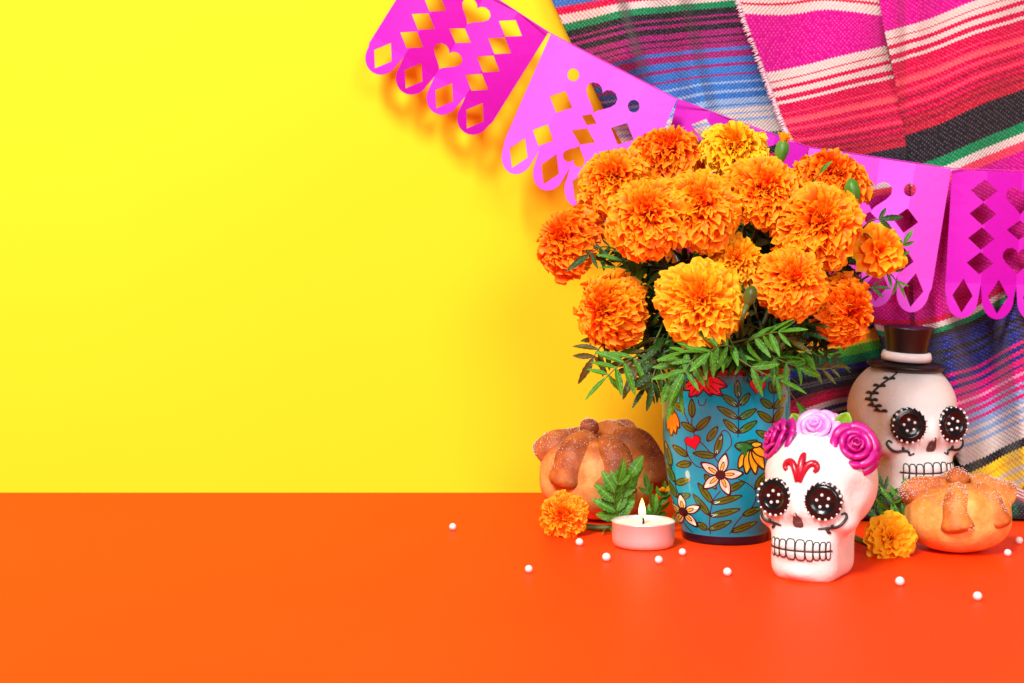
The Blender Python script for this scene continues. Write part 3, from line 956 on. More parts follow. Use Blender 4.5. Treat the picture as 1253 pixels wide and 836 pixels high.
def rose(parent, c, n_, rad, mat, seed, leaf=False):
    """moulded rose: spiral of cupped petals round axis n_; each petal a sub-part"""
    rr = random.Random(seed)
    n_ = Vector(n_).normalized()
    x = n_.cross(Vector((0, 0, 1)) if abs(n_.z) < 0.9 else Vector((1, 0, 0))).normalized()
    y = n_.cross(x)
    # core
    vs, fs = [], []
    seg = 14
    prof = [(0.95, -0.55), (0.8, -0.2), (0.5, 0.1), (0.3, 0.3), (0.01, 0.34)]
    for (r, h) in prof:
        for i in range(seg):
            a = 2 * math.pi * i / seg
            vs.append(Vector(c) + (x * math.cos(a) * r * 0.72 + y * math.sin(a) * r * 0.72 + n_ * h) * rad)
    fs = [(j * seg + i, j * seg + (i + 1) % seg, (j + 1) * seg + (i + 1) % seg, (j + 1) * seg + i) for j in range(len(prof) - 1) for i in range(seg)]
    core = mesh('rose', vs, fs, mat, parent)
    spec = []
    for ring, (cnt, r0, r1, hb, ht, wid) in enumerate(((3, 0.10, 0.17, 0.05, 0.56, 2.6), (3, 0.20, 0.34, 0.0, 0.52, 2.3), (5, 0.34, 0.60, -0.12, 0.42, 1.7), (6, 0.5, 0.92, -0.3, 0.24, 1.5), (7, 0.62, 1.12, -0.5, -0.12, 1.25))):
        for i in range(cnt):
            spec.append((2 * math.pi * (i + 0.37 * ring) / cnt + rr.uniform(-.15, .15), r0, r1 * rr.uniform(.94, 1.06), hb, ht * rr.uniform(.9, 1.1), wid))
    for (a0, r0, r1, hb, ht, wid) in spec:
        vs = []; nu, nv = 9, 6
        for j in range(nv):
            t = j / (nv - 1)
            for i in range(nu):
                s_ = i / (nu - 1) * 2 - 1
                a = a0 + s_ * wid / 2 * (0.6 + 0.4 * t)
                edge = 1 - abs(s_) ** 3
                r = r0 + (r1 - r0) * t ** 1.4 * (0.75 + .25 * edge) + 0.07 * t * t * (r1 > .5)
                h = hb + (ht - hb) * (1 - (1 - t) ** 1.8) * (0.72 + 0.28 * edge) - (0.16 * max(0, t - 0.72) / 0.28 if r1 > 0.3 else 0)
                vs.append(Vector(c) + (x * math.cos(a) * r + y * math.sin(a) * r + n_ * h) * rad)
        fs = [(j * nu + i, j * nu + i + 1, (j + 1) * nu + i + 1, (j + 1) * nu + i) for j in range(nv - 1) for i in range(nu - 1)]
        o = mesh('petal', vs, fs, mat, core)
        m_ = o.modifiers.new('thickness', 'SOLIDIFY'); m_.thickness = 0.06 * rad; m_.offset = 0
    return core

def rose_mat(name, a, b, rough):
    k = NT(name)
    k.base(k.ramp(k.noise(220, 4), [(0.3, a), (0.7, b)]))
    k.set(Roughness=rough, Coat_Weight=0.18, Coat_Roughness=0.3)
    k.bump(k.noise(900, 4), 0.00015, 0.5)
    return k.m
M_ROSE_D = rose_mat('rose_magenta', srgb(176, 6, 120), srgb(206, 14, 146), 0.38)
M_ROSE_L = rose_mat('rose_lilac', srgb(232, 148, 226), srgb(240, 176, 236), 0.4)
M_ROSELEAF = plain('rose_leaf_green', srgb(120, 172, 40), 0.35, 0.2, 300)

def moulded_leaf(parent, base, tip, nrm, w, mat, name='leaf'):
    base = Vector(base); tip = Vector(tip); nrm = Vector(nrm).normalized()
    d = tip - base; s_ = d.cross(nrm).normalized()
    vs = []; n = 10
    for j in range(n):
        t = j / (n - 1)
        ww = w * (math.sin(math.pi * min(1, t * 0.92 + 0.06)) ** 0.8) * (1 + 0.08 * (j % 2))
        for q in (-1, -0.5, 0, 0.5, 1):
            vs.append(base + d * t + s_ * ww * q + nrm * (abs(q) * ww * 0.45 - 0.25 * w * t * t))
    fs = [(j * 5 + i, j * 5 + i + 1, (j + 1) * 5 + i + 1, (j + 1) * 5 + i) for j in range(n - 1) for i in range(4)]
    o = mesh(name, vs, fs, mat, parent)
    m_ = o.modifiers.new('thickness', 'SOLIDIFY'); m_.thickness = w * 0.1
    return o

# white skull with roses
q = T(999, 700)
SW = Skull('white sugar skull crowned with two magenta roses and one lilac rose', (q.x, q.y, 0), R(-32), 1.0)
SW.eyes(); SW.nose(); SW.teeth()
for s_ in (-1, 1):
    mb = MB()
    # scroll on each cheek
    SW.path([(s_ * 1.05, 2.98), (s_ * 1.5, 3.05), (s_ * 1.95, 3.12), (s_ * 2.25, 3.3), (s_ * 2.42, 3.62), (s_ * 2.36, 3.88), (s_ * 2.2, 3.82)], 0.095, mb, 0.03)
    SW.path([(s_ * 1.45, 3.04), (s_ * 1.55, 2.85), (s_ * 1.68, 2.78)], 0.1, mb, 0.03)
    SW.path([(s_ * 1.72, 3.08), (s_ * 1.85, 3.28)], 0.09, mb, 0.03)
    mb.build('cheek_scroll', M_LINE, SW.t)
mo = MB()
SW.path([(0, 5.55), (0.02, 6.0), (0.05, 6.7), (0.08, 7.0)], 0.24, mo, 0.02)
for s_ in (-1, 1):
    SW.path([(s_ * 0.1, 5.5), (s_ * 0.2, 5.95), (s_ * 0.42, 6.4), (s_ * 0.75, 6.5), (s_ * 0.9, 6.25), (s_ * 0.78, 6.05)], 0.22, mo, 0.02)
mo2 = mo.build('forehead_motif', M_MOTIF, SW.t)
mo = MB(); SW.path([(0.06, 6.35), (0.07, 6.9)], 0.11, mo, 0.12); mo.build('motif_accent', M_MOTIFP, mo2)
kk = SW.k
rose(SW.t, Vector((0.05, -0.35, 8.15)) * kk, (0.02, -0.75, 0.65), 1.32 * kk, M_ROSE_L, 1)
rose(SW.t, Vector((2.25, -0.55, 7.35)) * kk, (0.45, -0.75, 0.45), 1.35 * kk, M_ROSE_D, 2)
rose(SW.t, Vector((-2.2, -0.6, 7.45)) * kk, (-0.75, -0.5, 0.4), 1.3 * kk, M_ROSE_D, 3)
moulded_leaf(SW.t, Vector((1.2, 0.1, 8.0)) * kk, Vector((1.75, -0.1, 9.15)) * kk, (0.3, -1, 0.2), 0.45 * kk, M_ROSELEAF)
moulded_leaf(SW.t, Vector((-1.0, 0.2, 8.0)) * kk, Vector((-1.6, 0.0, 8.9)) * kk, (-0.3, -1, 0.2), 0.42 * kk, M_ROSELEAF)

# skull with a top hat
hs = P(1108, 560, 0.99)
SH = Skull('white sugar skull wearing a black top hat, standing before the blankets', (hs.x, hs.y, 0.0124), R(13), 1.165)
SH.eyes(); SH.nose(); SH.teeth()
for s_ in (-1, 1):
    mb = MB()
    SH.path([(s_ * 0.95, 2.9), (s_ * 1.2, 2.78), (s_ * 1.25, 2.98), (s_ * 1.5, 3.05), (s_ * 1.9, 3.0), (s_ * 2.2, 3.1), (s_ * 2.42, 3.4), (s_ * 2.32, 3.62), (s_ * 2.18, 3.5)], 0.085, mb, 0.03, 26)
    SH.path([(s_ * 1.5, 3.05), (s_ * 1.62, 3.28)], 0.09, mb, 0.03)
    mb.build('cheek_scroll', M_LINE, SH.t)
mb = MB()
vine = [(-0.62, 7.9), (-0.85, 7.35), (-1.12, 6.75), (-1.28, 6.15), (-1.2, 5.65), (-1.02, 5.25)]
SH.path(vine, 0.07, mb, 0.02, 24, True, False)
vq = spline(vine, 8)
for i in range(8):
    a, z = vq[i]
    for s_ in (-1, 1):
        SH.path([(a, z), (a + s_ * 0.10, z + 0.08), (a + s_ * 0.16, z + 0.02)], 0.10, mb, 0.02, 6, True, False)
mb.build('leaf_garland', M_LINE, SH.t)
kk = SH.k
hat = bpy.data.objects.new('top_hat', None)
def hat_part(name, prof, mat, parent):
    v, f = lathe([(r * kk, z * kk) for r, z in prof], 56, False)
    tilt = Matrix.Rotation(R(2), 4, 'Y') @ Matrix.Rotation(R(4), 4, 'X')
    v = [tilt @ Vector(p) + Vector((0, 0.15, 7.75)) * kk for p in v]
    return mesh(name, v, f, mat, parent)
M_HAT = plain('hat_black', srgb(18, 13, 14), 0.36, 0.12, 150, 0.00004)
hb = hat_part('hat', [(1.3, -0.15), (2.0, -0.2), (2.22, -0.06), (2.3, 0.1), (2.22, 0.2), (1.95, 0.12), (1.35, 0.25), (1.25, 0.5), (1.22, 0.9), (1.3, 1.55), (1.46, 2.3), (1.48, 2.38), (1.39, 2.4), (0.0, 2.42)], M_HAT, SH.t)
hat_part('hat_band', [(1.27, 0.36), (1.44, 0.38), (1.48, 0.6), (1.40, 0.88), (1.23, 0.9)], M_BEAD, hb)
hat_part('hat_fillet', [(1.7, -0.5), (1.95, -0.3), (1.9, -0.18), (1.2, -0.12)], M_SKULL, hb)

# ------------------------------------------------------------------ sweet breads
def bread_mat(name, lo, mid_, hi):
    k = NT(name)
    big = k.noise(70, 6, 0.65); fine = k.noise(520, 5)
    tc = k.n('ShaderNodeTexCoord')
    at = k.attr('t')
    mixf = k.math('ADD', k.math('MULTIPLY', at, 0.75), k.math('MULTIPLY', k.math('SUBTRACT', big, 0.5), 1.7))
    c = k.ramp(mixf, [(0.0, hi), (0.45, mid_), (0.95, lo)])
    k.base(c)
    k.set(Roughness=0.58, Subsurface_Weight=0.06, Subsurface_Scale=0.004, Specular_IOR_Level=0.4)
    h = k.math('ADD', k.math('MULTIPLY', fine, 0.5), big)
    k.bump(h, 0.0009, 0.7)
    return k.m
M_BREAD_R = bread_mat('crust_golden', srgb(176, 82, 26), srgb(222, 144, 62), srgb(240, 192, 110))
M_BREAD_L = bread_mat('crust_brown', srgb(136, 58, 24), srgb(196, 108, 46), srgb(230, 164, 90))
M_SUGAR = plain('sugar', (0.85, 0.78, 0.74, 1), 0.25, Transmission_Weight=0.3)

def bread(label, loc, rx, h, bones, knob, mat, rz, seed):
    rr = random.Random(seed)
    t = thing('sweet_bread', label, 'bread', loc, rz)
    def surf(th, ph):
        """bun: wide shoulders, flattened foot"""
        s_, c_ = math.sin(th), math.cos(th)
        z = h * 0.50 + h * 0.5 * (abs(c_) ** 0.85) * (1 if c_ > 0 else -1)
        r = rx * (abs(s_) ** 0.62)
        if c_ < 0: r *= 1 - 0.16 * (-c_) ** 2
        r *= 1 + 0.025 * math.sin(3 * ph + seed) + 0.015 * math.sin(5 * ph + 2 * seed)
        # the crust dips beside every bone strip
        for b in bones:
            d = (ph - b[0] + math.pi) % (2 * math.pi) - math.pi
            r *= 1 - 0.045 * math.exp(-(d / 0.30) ** 2) * s_
        return Vector((r * math.cos(ph), r * math.sin(ph), z))
    n, m_ = 96, 56
    vs = []; at = []
    for j in range(m_ + 1):
        th = math.pi * (0.004 + 0.992 * j / m_)
        for i in range(n):
            ph = 2 * math.pi * i / n
            p = surf(th, ph)
            p += p.normalized() * (noise.noise(p * 60 + Vector((seed, 0, 0))) * 0.0009)
            p.z = max(p.z, 0.0)
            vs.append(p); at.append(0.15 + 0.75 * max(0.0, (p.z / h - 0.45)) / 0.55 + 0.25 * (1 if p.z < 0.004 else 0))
    fs = [(j * n + i, (j + 1) * n + i, (j + 1) * n + (i + 1) % n, j * n + (i + 1) % n) for j in range(m_) for i in range(n)]
    fs += [tuple(range(n - 1, -1, -1))[::-1], tuple(m_ * n + i for i in range(n - 1, -1, -1))[::-1]]
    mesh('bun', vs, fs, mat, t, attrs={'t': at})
    grains = []
    for (ph, th0, th1, lift, r0, r1, r2_) in bones:
        pts = []; rad = []
        L = 30
        for i in range(L):
            s_ = 1 - (1 - i / (L - 1)) ** 1.7
            p = surf(R(th0 + (th1 - th0) * s_), ph + 0.05 * math.sin(s_ * 5 + seed))
            out = Vector((math.cos(ph), math.sin(ph), 0.0))
            p += out * (lift * s_ ** 2) + Vector((0, 0, lift * 0.25 * s_))
            w = r0 * (1 - s_) + r1 * s_ + (r2_ - r1) * math.exp(-((s_ - 0.86) / 0.16) ** 2)
            w0 = w
            end = min(1.0, math.sqrt(max(0.0, 1 - max(0, (s_ - 0.86) / 0.14) ** 2))) if s_ > 0.86 else 1.0
            w *= max(0.03, end)
            w *= 1 + 0.07 * math.sin(9 * s_ + ph)
            p -= (p - Vector((0, 0, h * .45))).normalized() * (w0 * 0.62)
            pts.append(p); rad.append(w * 1.28)
        v_, f_ = tube_geo(pts, rad, 18)
        v_ = [Vector(q_) + Vector(q_).normalized() * noise.noise(Vector(q_) * 90) * 0.0006 for q_ in v_]
        for q_ in v_: q_.z = max(q_.z, 0.0002)
        mesh('bone_strip', v_, f_, mat, t, attrs={'t': [0.98] * len(v_)})
        for i in range(L - 1):
            for _ in range(20):
                u_ = Vector((rr.gauss(0, 1), rr.gauss(0, 1), abs(rr.gauss(0, 1)) + .35)).normalized()
                ax = (pts[min(i + 1, L - 1)] - pts[i]).normalized()
                u_ = (u_ - ax * u_.dot(ax)).normalized()
                if u_.z < 0.15: continue
                grains.append(pts[i].lerp(pts[i + 1], rr.random()) + u_ * (rad[i] * 1.01))
    kc, kr = knob
    v_, f_ = ball_geo(kc, kr, 22, 16, (1, 1, 0.9))
    v_ = [Vector(q_) + (Vector(q_) - Vector(kc)).normalized() * noise.noise(Vector(q_) * 140) * 0.0007 for q_ in v_]
    mesh('knob', v_, f_, mat, t, attrs={'t': [1.15] * len(v_)})
    for _ in range(130):
        u_ = Vector((rr.gauss(0, 1), rr.gauss(0, 1), abs(rr.gauss(0, 1)))).normalized()
        grains.append(Vector(kc) + u_ * kr * 1.0)
    for _ in range(700):
        th = math.acos(1 - rr.random() * 0.75); ph = rr.random() * 6.283
        if noise.noise(Vector((math.cos(ph) * 3, math.sin(ph) * 3, th * 4 + seed))) < 0.0: continue
        grains.append(surf(th, ph))
    g = MB()
    for p in grains:
        s_ = rr.uniform(0.00010, 0.00023)
        e = Euler((rr.random() * 3, rr.random() * 3, rr.random() * 3)).to_matrix()
        vs = [p + e @ Vector((x, y, z)) * s_ for x in (-1, 1) for y in (-1, 1) for z in (-1, 1)]
        g.add(vs, [(0, 1, 3, 2), (4, 6, 7, 5), (0, 4, 5, 1), (2, 3, 7, 6), (0, 2, 6, 4), (1, 5, 7, 3)])
    tag(g.build('sugar_grains', M_SUGAR, t, False), kind='stuff')
    return t
q = T(1169, 673)
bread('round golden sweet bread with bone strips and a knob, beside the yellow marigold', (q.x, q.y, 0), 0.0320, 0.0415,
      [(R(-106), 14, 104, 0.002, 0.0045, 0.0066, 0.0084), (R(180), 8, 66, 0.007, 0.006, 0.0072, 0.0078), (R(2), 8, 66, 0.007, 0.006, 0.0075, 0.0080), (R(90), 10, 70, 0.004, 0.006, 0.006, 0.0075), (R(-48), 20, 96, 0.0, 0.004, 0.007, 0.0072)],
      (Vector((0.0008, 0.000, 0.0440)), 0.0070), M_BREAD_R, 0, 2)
q = T(734, 633)
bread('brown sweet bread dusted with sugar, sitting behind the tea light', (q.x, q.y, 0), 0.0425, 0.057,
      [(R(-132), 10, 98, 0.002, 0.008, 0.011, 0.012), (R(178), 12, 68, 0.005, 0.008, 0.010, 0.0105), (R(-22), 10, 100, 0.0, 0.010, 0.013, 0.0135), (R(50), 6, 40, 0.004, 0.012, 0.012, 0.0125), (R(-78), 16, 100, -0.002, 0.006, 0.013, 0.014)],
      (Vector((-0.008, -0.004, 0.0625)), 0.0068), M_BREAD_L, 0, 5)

# ------------------------------------------------------------------ tea light
q = T(787, 668)
tea = thing('tea_light', 'lit tea light candle in a silver metal cup', 'candle', (q.x, q.y, 0))
k = NT('aluminium_cup')
k.base((0.80, 0.77, 0.78, 1)); k.set(Metallic=0.65, Roughness=0.38)
k.bump(k.noise(260, 3), 0.0002, 0.4)
M_ALU = k.m
rc = 0.0192
v, f = lathe([(0.0, 0.0012), (rc * 0.80, 0.0010), (rc * 0.84, 0.0), (rc * 0.94, 0.0009), (rc * 0.985, 0.003), (rc, 0.006), (rc, 0.0145), (rc * 1.02, 0.0152), (rc * 1.025, 0.0157), (rc * 1.0, 0.0160), (rc * 0.985, 0.0152), (rc * 0.98, 0.0125)], 72, False)
mesh('cup', v, f, M_ALU, tea)
v, f = lathe([(rc * 0.982, 0.0128), (rc * 0.975, 0.0140), (rc * 0.93, 0.0141), (rc * 0.5, 0.0138), (0.0, 0.0137)], 64, False)
k = NT('wax'); k.base((0.86, 0.76, 0.70, 1)); k.set(Roughness=0.35, Subsurface_Weight=0.4, Subsurface_Scale=0.006)
mesh('wax', v, f, k.m, tea)
mb = MB(); mb.tube([(0, 0, 0.0130), (0.0001, 0, 0.0160), (-0.0006, 0, 0.0185), (-0.0012, 0, 0.0194)], [0.0007, 0.0006, 0.0005, 0.0004], 8)
mb.build('wick', plain('charred_wick', (0.02, 0.015, 0.012, 1), 0.9), tea)
k = NT('flame')
em = k.n('ShaderNodeEmission')
em.inputs['Strength'].default_value = 5.0
tc = k.n('ShaderNodeTexCoord'); sp_ = k.n('ShaderNodeSeparateXYZ'); k.l(tc.outputs['Object'], sp_.inputs[0])
k.l(k.ramp(k.math('DIVIDE', k.math('SUBTRACT', sp_.outputs[2], 0.0172), 0.0125), [(0.0, (0.9, 0.30, 0.05, 1)), (0.35, (1.0, 0.74, 0.30, 1)), (0.8, (1.0, 0.62, 0.16, 1)), (1.0, (1.0, 0.42, 0.06, 1))]), em.inputs['Color'])
k.l(em.outputs[0], k.t.nodes['Material Output'].inputs['Surface'])
v, f = lathe([(0.0001, 0.0172), (0.0012, 0.0180), (0.0020, 0.0198), (0.0022, 0.0215), (0.0019, 0.0240), (0.0012, 0.0268), (0.0005, 0.0288), (0.0001, 0.0298)], 20, True, True)
v = [(a - 0.0008, b, c) for a, b, c in v]
mesh('flame', v, f, k.m, tea)
ld = bpy.data.lights.new('candle_light', 'POINT'); ld.energy = 0.012; ld.color = (1.0, 0.62, 0.28); ld.shadow_soft_size = 0.004
lo_ = bpy.data.objects.new('candle_light', ld); link(lo_, tea); lo_.location = (-0.0008, 0, 0.033)

# ------------------------------------------------------------------ sugar pearls
M_PEARL = plain('sugar_pearl', (0.82, 0.74, 0.74, 1), 0.3, 0.05, 800, Subsurface_Weight=0.15, Subsurface_Scale=0.001)
pv, pf = ball_geo((0, 0, 0), 0.00235, 20, 14)
pearl0 = None
PEARLS = [(554, 645, None), (647, 697, None), (709, 664, 'white sugar pearl lying right at the foot of the loose orange marigold'), (742, 683, 'white sugar pearl lying beside the tea light on its far side from the pot'),
          (806, 686, 'white sugar pearl lying just in front of the tea light'), (835, 676, 'white sugar pearl lying between the tea light and the pot'), (890, 701, 'white sugar pearl lying in front of the turquoise pot'),
          (1101, 713, 'white sugar pearl lying in front of the loose yellow marigold'), (1196, 731, 'white sugar pearl lying well in front of the golden bread'), (1233, 677, None), (1247, 662, None)]
gl = {0: 'white sugar pearl lying alone closest to the foot of the yellow backdrop', 1: 'white sugar pearl alone on open orange table, out in front of the loose orange marigold', 9: 'white sugar pearl beside the foot of the golden bread', 10: 'white sugar pearl near the folded blanket end behind the golden bread'}
for i, (px, py, lab) in enumerate(PEARLS):
    q = T(px, py + 4)
    if pearl0 is None:
        o = pearl0 = mesh('sugar_pearl', pv, pf, M_PEARL)
    else:
        o = bpy.data.objects.new('sugar_pearl', pearl0.data); link(o)
    o.scale = [1 + 0.07 * math.sin(i * 4.7)] * 3
    o.location = (q.x, q.y, 0.00235 * o.scale[0])
    tag(o, lab or gl[i], 'pearl', 'sugar pearls scattered on the table')

# folded end of the pink blanket lying on the table, under the hatted skull
vs = []; uvs = []
nx_, na = 60, 16
for i in range(nx_ + 1):
    px = 1030 + 290 * i / nx_
    for j in range(na):
        a = 2 * math.pi * j / na
        yy = 0.998 + 0.046 * math.copysign(abs(math.cos(a)) ** 0.4, math.cos(a)) + 0.002 * math.sin(px * .07)
        zz = 0.0062 + 0.0060 * math.copysign(abs(math.sin(a)) ** 0.5, math.sin(a))
        q = P(px, 600, 1.0)
        vs.append((q.x, yy, zz)); uvs.append((j * 0.006, (px - 1030) / 1000.0))
fs = [(i * na + j, i * na + (j + 1) % na, (i + 1) * na + (j + 1) % na, (i + 1) * na + j) for i in range(nx_) for j in range(na)]
fs += [tuple(range(na)), tuple(nx_ * na + j for j in range(na - 1, -1, -1))]
fold = mesh('folded_end', vs, fs, cloth_mat('serape_fold', [(0, 'black'), (40, 'dkgreen'), (120, 'black'), (150, 'dkgreen'), (186, 'black'), (200, 'crim'), (207, 'cream'), (211, 'red'), (215, 'cream'), (219, 'red'), (224, 'cream'), (230, 'red'), (260, 'mag')]), blB, uv=uvs)
fold.location = -blB.location
# ------------------------------------------------------------------ marigolds
def petal_mat(name, deep, body_, edge):
    k = NT(name)
    t = k.attr('t')
    n = k.noise(160, 3)
    c = k.ramp(k.math('ADD', t, k.math('MULTIPLY', k.math('SUBTRACT', n, 0.5), 0.35)), [(0.35, deep), (0.74, body_), (1.0, edge)])
    k.base(c)
    k.set(Roughness=0.55, Specular_IOR_Level=0.25)
    tr = k.n('ShaderNodeBsdfTranslucent'); k.l(c, tr.inputs['Color'])
    mx = k.n('ShaderNodeMixShader'); mx.inputs[0].default_value = 0.22
    k.l(k.b.outputs[0], mx.inputs[1]); k.l(tr.outputs[0], mx.inputs[2]); k.l(mx.outputs[0], k.t.nodes['Material Output'].inputs['Surface'])
    return k.m
PET = dict(
    orange=petal_mat('petal_orange', (0.96, 0.050, 0.003, 1), (0.97, 0.16, 0.004, 1), (0.97, 0.43, 0.006, 1)),
    deep=petal_mat('petal_deep_orange', (0.96, 0.032, 0.003, 1), (0.97, 0.11, 0.004, 1), (0.97, 0.34, 0.005, 1)),
    amber=petal_mat('petal_amber', (0.96, 0.12, 0.003, 1), (0.97, 0.29, 0.005, 1), (0.97, 0.54, 0.010, 1)),
    yellow=petal_mat('petal_yellow', (0.96, 0.28, 0.004, 1), (0.97, 0.46, 0.008, 1), (0.97, 0.60, 0.016, 1)))
def green_mat(name, a, b, tr_=0.2, veins=False):
    k = NT(name)
    tc = k.n('ShaderNodeTexCoord')
    if veins:
        # leaflet space: x across, y along the midrib, unit length
        c = k.ramp(k.noise(2.2, 4), [(0.32, a), (0.68, b)])
        sp = k.n('ShaderNodeSeparateXYZ'); k.l(tc.outputs['Object'], sp.inputs[0])
        ax = k.math('ABSOLUTE', sp.outputs[0])
        rib = k.math('LESS_THAN', ax, 0.011)
        side = k.math('GREATER_THAN', k.math('SINE', k.math('MULTIPLY', k.math('SUBTRACT', sp.outputs[1], k.math('MULTIPLY', ax, 1.4)), 62.0)), 0.88)
        c = k.mix(k.math('MULTIPLY', k.math('MAXIMUM', rib, k.math('MULTIPLY', side, 0.5)), 0.55), c, tuple(min(1, q * 2.0) for q in b[:3]) + (1,))
    else:
        c = k.ramp(k.noise(140, 4), [(0.3, a), (0.7, b)])
    k.base(c); k.set(Roughness=0.42, Specular_IOR_Level=0.4)
    k.bump(k.noise(9 if veins else 700, 3), 0.02 if veins else 0.0002, 0.25 if veins else 0.5)
    tr = k.n('ShaderNodeBsdfTranslucent'); k.l(c, tr.inputs['Color'])
    mx = k.n('ShaderNodeMixShader'); mx.inputs[0].default_value = tr_
    k.l(k.b.outputs[0], mx.inputs[1]); k.l(tr.outputs[0], mx.inputs[2]); k.l(mx.outputs[0], k.t.nodes['Material Output'].inputs['Surface'])
    return k.m
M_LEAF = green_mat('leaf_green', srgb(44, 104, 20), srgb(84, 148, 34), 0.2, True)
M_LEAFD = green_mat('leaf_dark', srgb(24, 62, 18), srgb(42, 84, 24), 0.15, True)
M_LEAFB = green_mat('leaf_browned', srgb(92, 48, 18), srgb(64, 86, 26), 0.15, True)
M_STEM = green_mat('stem_green', srgb(64, 78, 30), srgb(92, 104, 40), 0.0)
M_BUD = green_mat('bud_green', srgb(60, 112, 34), srgb(92, 146, 48), 0.0)

def petal_strip(mb, o, d, out, L, w, curl, ruf, rr, nu=7, nv=6, t0=0.0):
    """one ruffled petal: o base, d growth direction, out the side its lip rolls over to"""
    s_ = d.cross(out)
    if s_.length < 1e-6: s_ = d.cross(Vector((0.3, 0.5, 0.8)))
    s_.normalize()
    out = s_.cross(d).normalized()
    ph = rr.uniform(0, 6.28); fq = rr.uniform(3.0, 6.0)
    cup = rr.uniform(-0.18, 0.18)
    vs = []; at = []
    cx = cy = 0.0
    for j in range(nv):
        t = j / (nv - 1)
        if j:
            be = curl * 2.2 * max(0.0, (t - 0.35) / 0.65) ** 1.5
            cx += math.cos(be) * L / (nv - 1); cy += math.sin(be) * L / (nv - 1)
        wt = w * (0.20 + 0.95 * t ** 0.9) * (1 if t < 0.95 else 0.93)
        for i in range(nu):
            s = i / (nu - 1) * 2 - 1
            tip = 1 - 0.16 * s * s * t - 0.05 * t * (0.5 + 0.5 * math.sin(s * fq * 2.3 + ph))
            wave = ruf * w * math.sin(s * fq + ph) * t * t + cup * w * (s * s - .4) * t
            p = o + d * (cx * tip - math.sin(curl * t) * wave * .5) + out * (cy * tip + wave) + s_ * (s * wt)
            vs.append(p); at.append(t0 + (1 - t0) * t)
    fs = [(j * nu + i, j * nu + i + 1, (j + 1) * nu + i + 1, (j + 1) * nu + i) for j in range(nv - 1) for i in range(nu - 1)]
    mb.add(vs, fs, at)

def bloom(parent, c, n_, Rb, col, seed, flat=0.72, count=260, open_=0.0, cover=108):
    """pom-pom head: ruffled petals packed over a dome of radius Rb about c, facing n_"""
    rr = random.Random(seed)
    n_ = Vector(n_).normalized()
    x = n_.orthogonal().normalized(); y = n_.cross(x)
    c = Vector(c)
    mb = MB()
    ga = math.pi * (3 - math.sqrt(5))
    cmax = 1 - math.cos(R(cover))
    for i in range(count):
        cs = 1 - cmax * (i + 0.5) / count
        th = math.acos(max(-1, min(1, cs))) + rr.gauss(0, 0.05); a = i * ga + rr.gauss(0, 0.18)
        rad_ = x * math.cos(a) + y * math.sin(a)
        d0 = (n_ * math.cos(th) + rad_ * math.sin(th))
        # flatten the dome along its axis
        lump = 1 + 0.17 * noise.noise(d0 * 1.9 + Vector((seed * 3.1, 0, 0)))
        tip = c + (n_ * math.cos(th) * flat + rad_ * math.sin(th)) * Rb * lump * rr.uniform(0.88, 1.07)
        base = c + (n_ * (math.cos(th) * flat * 0.35 - 0.12) + rad_ * math.sin(th) * 0.38) * Rb
        d = (tip - base); L = d.length; d.normalize()
        out = (rad_ * math.cos(th) - n_ * math.sin(th))
        out = (out + Vector((rr.gauss(0, .38), rr.gauss(0, .38), rr.gauss(0, .38)))).normalized()
        w = Rb * (0.085 + 0.085 * math.sin(min(th, 1.57))) * rr.uniform(0.8, 1.25)
        petal_strip(mb, base, d, out, L * 1.10, w, (0.22 + 0.42 * rr.random()) * min(1.0, 0.15 + th / 0.7), 0.65, rr)
    # short crowded florets in the eye of the flower and the fleshy heart they sit on
    for i in range(70):
        th = R(46) * math.sqrt((i + 0.5) / 70); a = i * ga + 0.4
        rad_ = x * math.cos(a) + y * math.sin(a)
        d = (n_ * math.cos(th) + rad_ * math.sin(th)).normalized()
        out = (rad_ + Vector((rr.gauss(0, .6), rr.gauss(0, .6), rr.gauss(0, .6)))).normalized()
        petal_strip(mb, c + d * Rb * 0.25 * flat, d, out, Rb * flat * rr.uniform(0.52, 0.70), Rb * 0.075 * rr.uniform(.8, 1.3), rr.uniform(0.1, 0.4), 0.6, rr)
    v_, f_ = ball_geo((0, 0, 0), Rb * 0.55, 14, 9)
    q_ = n_.to_track_quat('Z', 'Y').to_matrix()
    mb.add([c - n_ * Rb * 0.08 + q_ @ Vector((p[0], p[1], p[2] * flat)) for p in v_], f_, [0.2] * len(v_))
    o = mb.build('petals', PET[col], parent)
    o['kind'] = 'stuff'
    return o

def calyx(parent, c, n_, Rb):
    n_ = Vector(n_).normalized()
    c = Vector(c)
    pts = [c - n_ * Rb * 1.15, c - n_ * Rb * 1.0, c - n_ * Rb * 0.8, c - n_ * Rb * 0.6, c - n_ * Rb * 0.4]
    v, f = tube_geo(pts, [0.0018, 0.0042, 0.0058, 0.0066, 0.0072], 12)
    return mesh('calyx', v, f, M_BUD, parent)

